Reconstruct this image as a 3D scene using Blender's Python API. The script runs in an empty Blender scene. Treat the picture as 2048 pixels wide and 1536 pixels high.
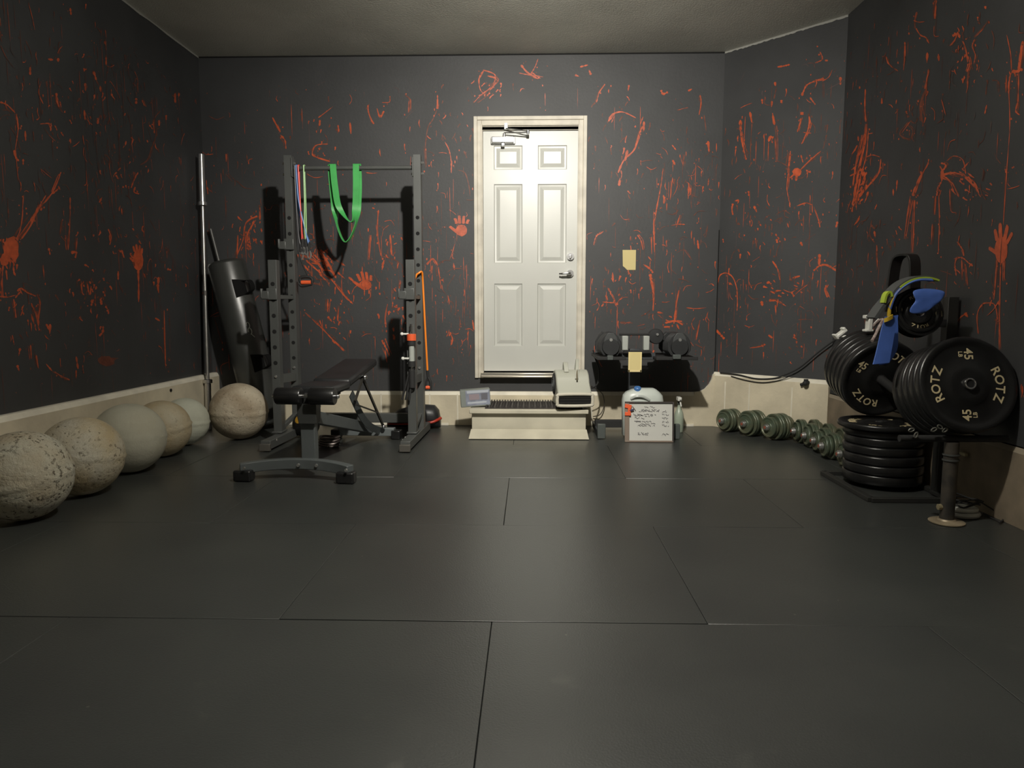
import bpy, math, random
from mathutils import Vector, Matrix, Euler
from math import sin, cos, pi, radians as R, atan, sqrt, hypot

S = bpy.context.scene
COL = S.collection
# ------------------------------------------------------------------ camera, world, lights, exposure
FPX = 1400.0                       # focal length in pixels of the 2048 px frame
PITCH = atan(151 / FPX)
YAW = atan(36 * cos(PITCH) / FPX)
EYE = Vector((0, 0, 1.0))
cd = bpy.data.cameras.new('camera')
cam = bpy.data.objects.new('camera', cd)
COL.objects.link(cam)
cam.location = EYE
cam.rotation_euler = (pi / 2 - PITCH, 0, YAW)
cd.sensor_width = 36
cd.lens = 36 * FPX / 2048
cd.clip_start = 0.05
S.camera = cam

w = bpy.data.worlds.new('world')
S.world = w
w.use_nodes = True
w.node_tree.nodes['Background'].inputs[0].default_value = (0.03, 0.032, 0.03, 1)
w.node_tree.nodes['Background'].inputs[1].default_value = 0.5
S.view_settings.view_transform = 'Standard'
S.view_settings.look = 'None'
S.view_settings.gamma = 1
S.view_settings.use_curve_mapping = False
S.view_settings.exposure = 0.14

LAMP = Vector((0.08, 2.4, 2.84))
ld = bpy.data.lights.new('ceiling_bulb', 'SPOT')
ld.energy = 460
ld.color = (1.0, 0.955, 0.87)
ld.shadow_soft_size = 0.045
ld.spot_size = R(104)
ld.spot_blend = 1.0
lo = bpy.data.objects.new('ceiling_bulb', ld)
COL.objects.link(lo)
lo.location = LAMP
lo.rotation_euler = (Vector((0.08, 6.0, 1.35)) - LAMP).to_track_quat('-Z', 'Y').to_euler()
lb_ = bpy.data.lights.new('ceiling_bulb_down', 'SPOT')
lb_.energy = 130
lb_.color = (1.0, 0.955, 0.87)
lb_.shadow_soft_size = 0.045
lb_.spot_size = R(112)
lb_.spot_blend = 1.0
lbo = bpy.data.objects.new('ceiling_bulb_down', lb_)
COL.objects.link(lbo)
lbo.location = LAMP
lbo.rotation_euler = (Vector((0.08, 2.5, 0)) - LAMP).to_track_quat('-Z', 'Y').to_euler()
l2 = bpy.data.lights.new('ceiling_bulb_spill', 'POINT')
l2.energy = 86
l2.color = (1.0, 0.955, 0.87)
l2.shadow_soft_size = 0.06
lo2 = bpy.data.objects.new('ceiling_bulb_spill', l2)
COL.objects.link(lo2)
lo2.location = LAMP

# ------------------------------------------------------------------ projection helpers (a photo pixel read off at a known wall or height)
RV = Vector((cos(YAW), sin(YAW), 0))
FV = Vector((-sin(YAW) * cos(PITCH), cos(YAW) * cos(PITCH), -sin(PITCH)))
UV = RV.cross(FV)
def ray(x, y): return FV + RV * ((x - 1024) / FPX) - UV * ((y - 768) / FPX)
def onY(x, y, Y): d = ray(x, y); return EYE + d * (Y / d.y)
def onX(x, y, X): d = ray(x, y); return EYE + d * (X / d.x)
def onZ(x, y, Z=0.0): d = ray(x, y); return EYE + d * ((Z - EYE.z) / d.z)
def onP(x, y, p, n): d = ray(x, y); return EYE + d * ((p - EYE).dot(n) / d.dot(n))

# ------------------------------------------------------------------ materials
MATS = {}
def mat(name, col, rough=0.5, metal=0.0, var=0.0, vs=8.0, bump=0.0, bs=60.0, col2=None, spec=0.5, emis=0.0):
    if name in MATS: return MATS[name]
    m = bpy.data.materials.new(name); m.use_nodes = True
    nt = m.node_tree; b = nt.nodes['Principled BSDF']
    b.inputs['Base Color'].default_value = (*col, 1)
    b.inputs['Roughness'].default_value = rough
    b.inputs['Metallic'].default_value = metal
    b.inputs['Specular IOR Level'].default_value = spec
    tc = nt.nodes.new('ShaderNodeTexCoord')
    if var > 0:
        n = nt.nodes.new('ShaderNodeTexNoise'); n.inputs['Scale'].default_value = vs; n.inputs['Detail'].default_value = 6
        nt.links.new(tc.outputs['Object'], n.inputs['Vector'])
        cr = nt.nodes.new('ShaderNodeValToRGB')
        cr.color_ramp.elements[0].position = 0.35; cr.color_ramp.elements[1].position = 0.65
        c2 = col2 if col2 else tuple(min(1, c * (1 + var)) for c in col)
        c1 = col if col2 else tuple(c * (1 - var) for c in col)
        cr.color_ramp.elements[0].color = (*c1, 1); cr.color_ramp.elements[1].color = (*c2, 1)
        nt.links.new(n.outputs['Fac'], cr.inputs['Fac']); nt.links.new(cr.outputs['Color'], b.inputs['Base Color'])
    if bump > 0:
        n2 = nt.nodes.new('ShaderNodeTexNoise'); n2.inputs['Scale'].default_value = bs; n2.inputs['Detail'].default_value = 4
        nt.links.new(tc.outputs['Object'], n2.inputs['Vector'])
        bp = nt.nodes.new('ShaderNodeBump'); bp.inputs['Strength'].default_value = bump; bp.inputs['Distance'].default_value = 0.01
        nt.links.new(n2.outputs['Fac'], bp.inputs['Height']); nt.links.new(bp.outputs['Normal'], b.inputs['Normal'])
    MATS[name] = m
    return m

WALL = mat('black_wall_paint', (0.037, 0.038, 0.039), 0.60, var=0.12, vs=2.2, bump=0.08, bs=45, spec=0.6)
RED = mat('red_splatter_paint', (0.46, 0.080, 0.027), 0.45, var=0.2, vs=30)
RED2 = mat('thin_red_paint', (0.145, 0.042, 0.024), 0.55, var=0.3, vs=30)
PINK = mat('pale_dry_paint', (0.085, 0.055, 0.050), 0.6, var=0.2, vs=30)
CEIL = mat('ceiling_paint', (0.60, 0.59, 0.52), 0.38, var=0.10, vs=1.6, bump=0.35, bs=90, spec=0.4)
CONC = mat('beige_concrete', (0.56, 0.50, 0.37), 0.75, var=0.15, vs=3.5, bump=0.2, bs=30)
LEDGE = mat('pale_ledge', (0.68, 0.64, 0.53), 0.6, var=0.12, vs=6)
DOORM = mat('white_door_paint', (0.54, 0.545, 0.505), 0.36, var=0.03, vs=2)
CASE = mat('cream_casing_paint', (0.58, 0.54, 0.45), 0.5, var=0.12, vs=9)
BLK = mat('black_rubber', (0.011, 0.011, 0.011), 0.30, var=0.25, vs=12, bump=0.05, bs=200)
MATTE = mat('matte_black', (0.015, 0.015, 0.015), 0.75)
HOLE = mat('hole_black', (0.003, 0.003, 0.003), 0.9)
VINYL = mat('black_vinyl', (0.016, 0.017, 0.018), 0.42, var=0.15, vs=6, bump=0.05, bs=90)
STEEL = mat('grey_powder_coat', (0.080, 0.084, 0.080), 0.42, metal=0.15, var=0.08, vs=5)
BENCHG = mat('bench_grey', (0.10, 0.112, 0.112), 0.42, metal=0.2, var=0.08, vs=5)
CHROME = mat('chrome', (0.72, 0.72, 0.72), 0.22, metal=1.0)
BARM = mat('bar_steel', (0.50, 0.49, 0.46), 0.30, metal=0.9, var=0.1, vs=12)
ZINC = mat('zinc_bolt', (0.6, 0.6, 0.58), 0.35, metal=0.9)
LETTER = mat('gold_lettering', (0.62, 0.52, 0.31), 0.6)
GREENB = mat('green_band', (0.055, 0.36, 0.085), 0.5, var=0.1, vs=8)
ORANGE = mat('orange_tube', (0.85, 0.23, 0.015), 0.45)
ORED = mat('orange_red_plastic', (0.72, 0.11, 0.035), 0.4)
REDT = mat('red_tube', (0.75, 0.05, 0.03), 0.4)
BLUET = mat('blue_tube', (0.06, 0.17, 0.45), 0.4)
GREENT = mat('light_green_tube', (0.28, 0.50, 0.20), 0.4)
BLUEB = mat('blue_band', (0.075, 0.155, 0.50), 0.45, var=0.15, vs=9)
YEL = mat('yellow_band', (0.60, 0.40, 0.03), 0.5)
LIME = mat('lime_band', (0.42, 0.55, 0.05), 0.5)
GREYB = mat('grey_band', (0.085, 0.09, 0.09), 0.55)
PAPER = mat('yellow_paper', (0.62, 0.52, 0.24), 0.7)
PAPER2 = mat('yellow_paper_edge', (0.72, 0.60, 0.30), 0.7)
HAMMER = mat('green_hammertone', (0.075, 0.105, 0.070), 0.34, metal=0.2, var=0.5, vs=9, col2=(0.115, 0.115, 0.070), bump=0.2, bs=160)
GREYP = mat('light_grey_plastic', (0.36, 0.38, 0.35), 0.4)
BEIGEP = mat('beige_plastic', (0.42, 0.425, 0.36), 0.45)
WHITEP = mat('white_plastic', (0.65, 0.65, 0.60), 0.4)
BOARD = mat('whiteboard_face', (0.52, 0.52, 0.48), 0.3)
BROWN = mat('brown_frame', (0.20, 0.155, 0.12), 0.55)
INK = mat('marker_ink', (0.06, 0.055, 0.06), 0.6)
CAPB = mat('blue_cap', (0.06, 0.17, 0.42), 0.4)

def jug_mat():
    m = mat('cloudy_plastic', (0.50, 0.54, 0.50), 0.35)
    b = m.node_tree.nodes['Principled BSDF']; b.inputs['Subsurface Weight'].default_value = 0.0
    return m
JUG = jug_mat()

def stone_mat(name, c1, c2, pit, seed):
    m = bpy.data.materials.new(name); m.use_nodes = True; nt = m.node_tree; b = nt.nodes['Principled BSDF']
    N = nt.nodes.new; L = nt.links.new
    tc = N('ShaderNodeTexCoord'); mp = N('ShaderNodeMapping'); mp.inputs['Location'].default_value = (seed, seed * 1.7, seed * .3)
    L(tc.outputs['Object'], mp.inputs['Vector'])
    n = N('ShaderNodeTexNoise'); n.inputs['Scale'].default_value = 5; n.inputs['Detail'].default_value = 8; L(mp.outputs[0], n.inputs['Vector'])
    cr = N('ShaderNodeValToRGB'); cr.color_ramp.elements[0].position = .36; cr.color_ramp.elements[1].position = .64
    cr.color_ramp.elements[0].color = (*c1, 1); cr.color_ramp.elements[1].color = (*c2, 1); L(n.outputs['Fac'], cr.inputs['Fac'])
    v = N('ShaderNodeTexNoise'); v.inputs['Scale'].default_value = 46; v.inputs['Detail'].default_value = 5; v.inputs['Roughness'].default_value = .65; L(mp.outputs[0], v.inputs['Vector'])
    pr = N('ShaderNodeValToRGB'); pr.color_ramp.elements[0].position = .365 - .08 * (1 - pit); pr.color_ramp.elements[1].position = .43 - .08 * (1 - pit)
    pr.color_ramp.elements[0].color = (1, 1, 1, 1); pr.color_ramp.elements[1].color = (0, 0, 0, 1)
    L(v.outputs['Fac'], pr.inputs['Fac'])
    # pits occur in patches
    n3 = N('ShaderNodeTexNoise'); n3.inputs['Scale'].default_value = 3.2; L(mp.outputs[0], n3.inputs['Vector'])
    r3 = N('ShaderNodeValToRGB'); r3.color_ramp.elements[0].position = .42; r3.color_ramp.elements[1].position = .58; L(n3.outputs['Fac'], r3.inputs['Fac'])
    mu = N('ShaderNodeMath'); mu.operation = 'MULTIPLY'; L(pr.outputs['Color'], mu.inputs[0]); L(r3.outputs['Color'], mu.inputs[1])
    mu2 = N('ShaderNodeMath'); mu2.operation = 'MULTIPLY'; L(mu.outputs[0], mu2.inputs[0]); mu2.inputs[1].default_value = min(1, pit * 1.2)
    mx = N('ShaderNodeMixRGB'); mx.inputs['Color2'].default_value = (c1[0] * .34, c1[1] * .32, c1[2] * .30, 1)
    L(mu2.outputs[0], mx.inputs['Fac']); L(cr.outputs['Color'], mx.inputs['Color1']); L(mx.outputs[0], b.inputs['Base Color'])
    b.inputs['Roughness'].default_value = .8
    su = N('ShaderNodeMath'); su.operation = 'MULTIPLY_ADD'; L(mu2.outputs[0], su.inputs[0]); su.inputs[1].default_value = -1.2; L(v.outputs['Fac'], su.inputs[2])
    bp = N('ShaderNodeBump'); bp.inputs['Strength'].default_value = .25 + .55 * pit; bp.inputs['Distance'].default_value = .012
    L(su.outputs[0], bp.inputs['Height']); L(bp.outputs['Normal'], b.inputs['Normal'])
    return m

def floor_mat():
    m = bpy.data.materials.new('rubber_floor'); m.use_nodes = True; nt = m.node_tree; b = nt.nodes['Principled BSDF']
    N = nt.nodes.new; L = nt.links.new
    tc = N('ShaderNodeTexCoord')
    n = N('ShaderNodeTexNoise'); n.inputs['Scale'].default_value = 1.3; n.inputs['Detail'].default_value = 8; n.inputs['Roughness'].default_value = .6
    L(tc.outputs['Object'], n.inputs['Vector'])
    cr = N('ShaderNodeValToRGB'); cr.color_ramp.elements[0].position = .3; cr.color_ramp.elements[1].position = .72
    cr.color_ramp.elements[0].color = (.029, .0315, .030, 1); cr.color_ramp.elements[1].color = (.043, .046, .042, 1)
    L(n.outputs['Fac'], cr.inputs['Fac'])
    v = N('ShaderNodeTexVoronoi'); v.inputs['Scale'].default_value = 7.5; L(tc.outputs['Object'], v.inputs['Vector'])
    lt = N('ShaderNodeMath'); lt.operation = 'LESS_THAN'; lt.inputs[1].default_value = .030; L(v.outputs['Distance'], lt.inputs[0])
    se = N('ShaderNodeSeparateColor'); L(v.outputs['Color'], se.inputs[0])
    g = N('ShaderNodeMath'); g.operation = 'GREATER_THAN'; g.inputs[1].default_value = .55; L(se.outputs[0], g.inputs[0])
    mu = N('ShaderNodeMath'); mu.operation = 'MULTIPLY'; L(lt.outputs[0], mu.inputs[0]); L(g.outputs[0], mu.inputs[1])
    mx = N('ShaderNodeMixRGB'); mx.inputs['Color2'].default_value = (.11, .11, .09, 1); L(mu.outputs[0], mx.inputs['Fac']); L(cr.outputs[0], mx.inputs['Color1'])
    # scuff streaks of dust
    n4 = N('ShaderNodeTexNoise'); n4.inputs['Scale'].default_value = 2.3; n4.inputs['Detail'].default_value = 10; n4.inputs['Distortion'].default_value = 1.5
    L(tc.outputs['Object'], n4.inputs['Vector'])
    r4 = N('ShaderNodeValToRGB'); r4.color_ramp.elements[0].position = .66; r4.color_ramp.elements[1].position = .78; r4.color_ramp.elements[1].color = (.35, .35, .35, 1)
    L(n4.outputs['Fac'], r4.inputs['Fac'])
    mx2 = N('ShaderNodeMixRGB'); mx2.inputs['Color2'].default_value = (.12, .12, .105, 1); L(r4.outputs[0], mx2.inputs['Fac']); L(mx.outputs[0], mx2.inputs['Color1'])
    L(mx2.outputs[0], b.inputs['Base Color'])
    rr = N('ShaderNodeMapRange'); rr.inputs['To Min'].default_value = .30; rr.inputs['To Max'].default_value = .40; L(n.outputs['Fac'], rr.inputs['Value'])
    L(rr.outputs[0], b.inputs['Roughness']); b.inputs['Specular IOR Level'].default_value = .85
    n2 = N('ShaderNodeTexNoise'); n2.inputs['Scale'].default_value = 170; L(tc.outputs['Object'], n2.inputs['Vector'])
    bp = N('ShaderNodeBump'); bp.inputs['Strength'].default_value = .15; bp.inputs['Distance'].default_value = .004; L(n2.outputs['Fac'], bp.inputs['Height'])
    L(bp.outputs['Normal'], b.inputs['Normal'])
    return m
FLOOR = floor_mat()

# ------------------------------------------------------------------ mesh building
class G:
    def __init__(s): s.v = []; s.f = []; s.m = []; s.k = 0
    def add(s, vs, fs, M=None):
        o = len(s.v)
        s.v += [(M @ Vector(p)) if M else Vector(p) for p in vs]
        s.f += [tuple(o + i for i in f) for f in fs]; s.m += [s.k] * len(fs)
        return s
    def mi(s, k): s.k = k; return s
    def box(s, c, sz, rot=(0, 0, 0)):
        M = Matrix.Translation(c) @ Euler(rot).to_matrix().to_4x4()
        x, y, z = (d / 2 for d in sz)
        return s.add([(-x, -y, -z), (x, -y, -z), (x, y, -z), (-x, y, -z), (-x, -y, z), (x, -y, z), (x, y, z), (-x, y, z)],
                     [(0, 3, 2, 1), (4, 5, 6, 7), (0, 1, 5, 4), (1, 2, 6, 5), (2, 3, 7, 6), (3, 0, 4, 7)], M)
    def bar(s, a, b, w, h, up=(0, 0, 1)):
        a = Vector(a); b = Vector(b); d = b - a; L = d.length; d.normalize(); up = Vector(up)
        x = d.cross(up).normalized(); u = x.cross(d)
        M = Matrix((x, d, u)).transposed().to_4x4(); M.translation = (a + b) / 2
        x, y, z = w / 2, L / 2, h / 2
        return s.add([(-x, -y, -z), (x, -y, -z), (x, y, -z), (-x, y, -z), (-x, -y, z), (x, -y, z), (x, y, z), (-x, y, z)],
                     [(0, 3, 2, 1), (4, 5, 6, 7), (0, 1, 5, 4), (1, 2, 6, 5), (2, 3, 7, 6), (3, 0, 4, 7)], M)
    def lathe(s, prof, n=32, M=None, cap=True):
        vs = []; fs = []
        for r, z in prof:
            for i in range(n):
                a = 2 * pi * i / n; vs.append((r * cos(a), r * sin(a), z))
        for j in range(len(prof) - 1):
            for i in range(n):
                k = (i + 1) % n; fs.append((j * n + i, j * n + k, (j + 1) * n + k, (j + 1) * n + i))
        if cap:
            fs.append(tuple(range(n - 1, -1, -1))); q = (len(prof) - 1) * n; fs.append(tuple(q + i for i in range(n)))
        return s.add(vs, fs, M)
    def cyl(s, a, b, r, r2=None, n=16):
        a = Vector(a); b = Vector(b); d = b - a
        M = d.to_track_quat('Z', 'Y').to_matrix().to_4x4(); M.translation = a
        return s.lathe([(r, 0), (r if r2 is None else r2, d.length)], n, M)
    def tube(s, pts, r, n=8, closed=False):
        P = [Vector(p) for p in pts]; m = len(P); vs = []; fs = []; up = Vector((0, 0, 1)); nx = None
        for i, p in enumerate(P):
            t = (P[(i + 1) % m] - P[i - 1]) if closed else (P[min(i + 1, m - 1)] - P[max(i - 1, 0)])
            t.normalize()
            if nx is None:
                nx = t.cross(up if abs(t.z) < .9 else Vector((0, 1, 0))).normalized()
            else:
                nx = (nx - t * nx.dot(t)).normalized()
            ny = t.cross(nx); rr = r[i] if isinstance(r, (list, tuple)) else r
            for j in range(n):
                a = 2 * pi * j / n; vs.append(p + nx * (rr * cos(a)) + ny * (rr * sin(a)))
        for i in range(m if closed else m - 1):
            for j in range(n):
                k = (j + 1) % n; i2 = (i + 1) % m
                fs.append((i * n + j, i * n + k, i2 * n + k, i2 * n + j))
        if not closed:
            fs.append(tuple(range(n - 1, -1, -1))); fs.append(tuple((m - 1) * n + j for j in range(n)))
        return s.add(vs, fs)
    def sph(s, c, r, n=24, m=12, sc=(1, 1, 1)):
        prof = [(max(1e-4, r * sin(pi * j / m)), -r * cos(pi * j / m)) for j in range(m + 1)]
        return s.lathe(prof, n, Matrix.Translation(c) @ Matrix.Diagonal((*sc, 1)), cap=False)
    def prism(s, poly, z0, z1, M=None):
        n = len(poly)
        vs = [(x, y, z0) for x, y in poly] + [(x, y, z1) for x, y in poly]
        fs = [tuple(range(n - 1, -1, -1)), tuple(range(n, 2 * n))] + [(i, (i + 1) % n, n + (i + 1) % n, n + i) for i in range(n)]
        return s.add(vs, fs, M)
    def ribbon(s, pts, wv, th, closed=False):       # a flat strap: points, half-width vectors, thickness
        P = [Vector(p) for p in pts]; m = len(P); vs = []; fs = []
        for i, p in enumerate(P):
            t = (P[(i + 1) % m] - P[i - 1]) if closed else (P[min(i + 1, m - 1)] - P[max(i - 1, 0)])
            t.normalize(); wq = Vector(wv[i]); nn = t.cross(wq).normalized() * (th / 2)
            vs += [p - wq - nn, p + wq - nn, p + wq + nn, p - wq + nn]
        for i in range(m if closed else m - 1):
            j = (i + 1) % m
            for k in range(4):
                l = (k + 1) % 4; fs.append((i * 4 + k, i * 4 + l, j * 4 + l, j * 4 + k))
        if not closed: fs += [(3, 2, 1, 0), tuple((m - 1) * 4 + k for k in range(4))]
        return s.add(vs, fs)

def link(name, g, mats, parent=None, world=False, smooth=35, bevel=0.0, sub=0):
    me = bpy.data.meshes.new(name)
    vs = g.v
    if parent is not None and world:
        Mi = world_mat(parent).inverted(); vs = [Mi @ v for v in vs]
    me.from_pydata([tuple(v) for v in vs], [], g.f)
    if not isinstance(mats, (list, tuple)): mats = [mats]
    for m in mats: me.materials.append(m)
    me.polygons.foreach_set('material_index', g.m)
    me.validate(); me.update()
    if smooth:
        me.shade_smooth(); me.set_sharp_from_angle(angle=R(smooth))
    o = bpy.data.objects.new(name, me); COL.objects.link(o)
    if parent is not None: o.parent = parent
    if bevel:
        b = o.modifiers.new('bevel', 'BEVEL'); b.width = bevel; b.segments = 2; b.limit_method = 'ANGLE'; b.angle_limit = R(40)
    if sub:
        q = o.modifiers.new('sub', 'SUBSURF'); q.levels = sub; q.render_levels = sub
    return o
def world_mat(o):
    M = Matrix.LocRotScale(o.location, o.rotation_euler, o.scale)
    return world_mat(o.parent) @ M if o.parent else M
def tag(o, label, cat, group=None):
    o['label'] = label; o['category'] = cat
    if group: o['group'] = group
    return o
def thing(name, label, cat, loc=(0, 0, 0), rot=(0, 0, 0), group=None):
    o = bpy.data.objects.new(name, None); COL.objects.link(o); o.location = loc; o.rotation_euler = rot
    o.empty_display_size = 0.05
    return tag(o, label, cat, group)
def struct(o): o['kind'] = 'structure'; return o
def dup(root, loc, rot, label, group=None):
    r = root.copy(); COL.objects.link(r); r.location = loc; r.rotation_euler = rot; r['label'] = label
    if group: r['group'] = group
    for ch in list(root.children):
        c = ch.copy(); COL.objects.link(c); c.parent = r
        for q in list(ch.children):
            d = q.copy(); COL.objects.link(d); d.parent = c
    return r
def smoothpts(P, n=6, closed=False):
    P = [Vector(p) for p in P]; out = []; m = len(P)
    for i in range(m if closed else m - 1):
        if closed: a, b, c, d = P[i - 1], P[i], P[(i + 1) % m], P[(i + 2) % m]
        else: a, b, c, d = P[max(i - 1, 0)], P[i], P[i + 1], P[min(i + 2, m - 1)]
        for k in range(n):
            t = k / n
            out.append(.5 * ((2 * b) + (c - a) * t + (2 * a - 5 * b + 4 * c - d) * t * t + (3 * b - a - 3 * c + d) * t ** 3))
    if not closed: out.append(P[-1])
    return out
def text_geo(txt, size, M, depth=0.0008, align='CENTER'):
    cu = bpy.data.curves.new('t', 'FONT'); cu.body = txt; cu.size = size; cu.align_x = align; cu.align_y = 'CENTER'
    cu.extrude = depth; cu.offset = size * 0.012; cu.resolution_u = 3
    ob = bpy.data.objects.new('t', cu); COL.objects.link(ob)
    dg = bpy.context.evaluated_depsgraph_get(); dg.update()
    me = bpy.data.meshes.new_from_object(ob.evaluated_get(dg))
    vs = [v.co.copy() for v in me.vertices]; fs = [tuple(p.vertices) for p in me.polygons]
    bpy.data.objects.remove(ob); bpy.data.curves.remove(cu); bpy.data.meshes.remove(me)
    return vs, fs, M
# ================================================================== THE ROOM
D = 5.98; XL = -2.75; XK = 1.577; XR = 2.25; YR = 5.27; CZ = 3.07; YB = -1.6
TH = 0.12
NK = Vector((YR - D, XK - XR, 0)).normalized()          # normal of the angled wall, into the room
PK = Vector((XK, D, 0)); DK = Vector((XR - XK, YR - D, 0)); LK = DK.length; DK.normalize()

rnd = random.Random(7)
# --- floor: rubber mats laid brick fashion, modelled with their seams
g = G()
g.mi(1).box(((XL + XR) / 2, (YB + D) / 2, -0.03), (XR - XL + .3, D - YB + .3, 0.03))
g.mi(0)
rows = [YB, -0.87, 0.13, 1.13, 2.153, 3.16, 4.08, 5.09, D + .02]
for i in range(len(rows) - 1):
    y0, y1 = rows[i], rows[i + 1]
    x = -0.12 - 1.38 * 4 + (0.69 if i % 2 == 0 else 0.0)
    while x < XR:
        a, b = max(x, XL - .02), min(x + 1.38, XR + .02)
        if b - a > .02:
            dz = rnd.uniform(-0.0016, 0.0)
            e = .0011
            g.box(((a + b) / 2, (y0 + y1) / 2, -0.0075 + dz / 2), (b - a - 2 * e, y1 - y0 - 2 * e * 1.3, 0.015 + dz))
        x += 1.38
fl = struct(link('floor', g, [FLOOR, HOLE], bevel=0.0015))

g = G().box(((XL + XR) / 2, (YB + D) / 2, CZ + .05), (XR - XL + .3, D - YB + .3, 0.10))
struct(link('ceiling', g, CEIL))
# the rough paint line where walls meet ceiling
g = G().box(((XL + XK) / 2, D - .002, CZ - .004), (XK - XL, .006, .012)); struct(link('trim_2', g, HOLE))
for (nm_, a_, b_) in (('trim_3', Vector((XL + .002, D, 0)), Vector((XL + .002, YB, 0))), ('trim_4', PK + NK * .002, PK + DK * LK + NK * .002)):
    g = G(); q_ = random.Random(3); n_ = 60
    zt_ = CZ - .0005; nn_ = Vector((1, 0, 0)) if nm_ == 'trim_3' else NK
    vs = []
    for i in range(n_ + 1):
        c_ = a_.lerp(b_, i / n_); w_ = .010 + q_.uniform(0, .008)
        vs += [c_ + Vector((0, 0, zt_)), c_ + Vector((0, 0, zt_ - w_)), c_ + nn_ * .003 + Vector((0, 0, zt_ - w_)), c_ + nn_ * .003 + Vector((0, 0, zt_))]
    fs = []
    for i in range(n_):
        for k in range(4): fs.append((i * 4 + k, i * 4 + (k + 1) % 4, i * 4 + 4 + (k + 1) % 4, i * 4 + 4 + k))
    g.add(vs, fs + [(0, 1, 2, 3), (n_ * 4 + 3, n_ * 4 + 2, n_ * 4 + 1, n_ * 4)]); struct(link(nm_, g, mat('ragged_paint', (.30, .30, .27), .6), smooth=0))
g = G().box((XK - .004, D - .004, 1.05), (.006, .006, 1.2)); struct(link('trim_5', g, HOLE))

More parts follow.
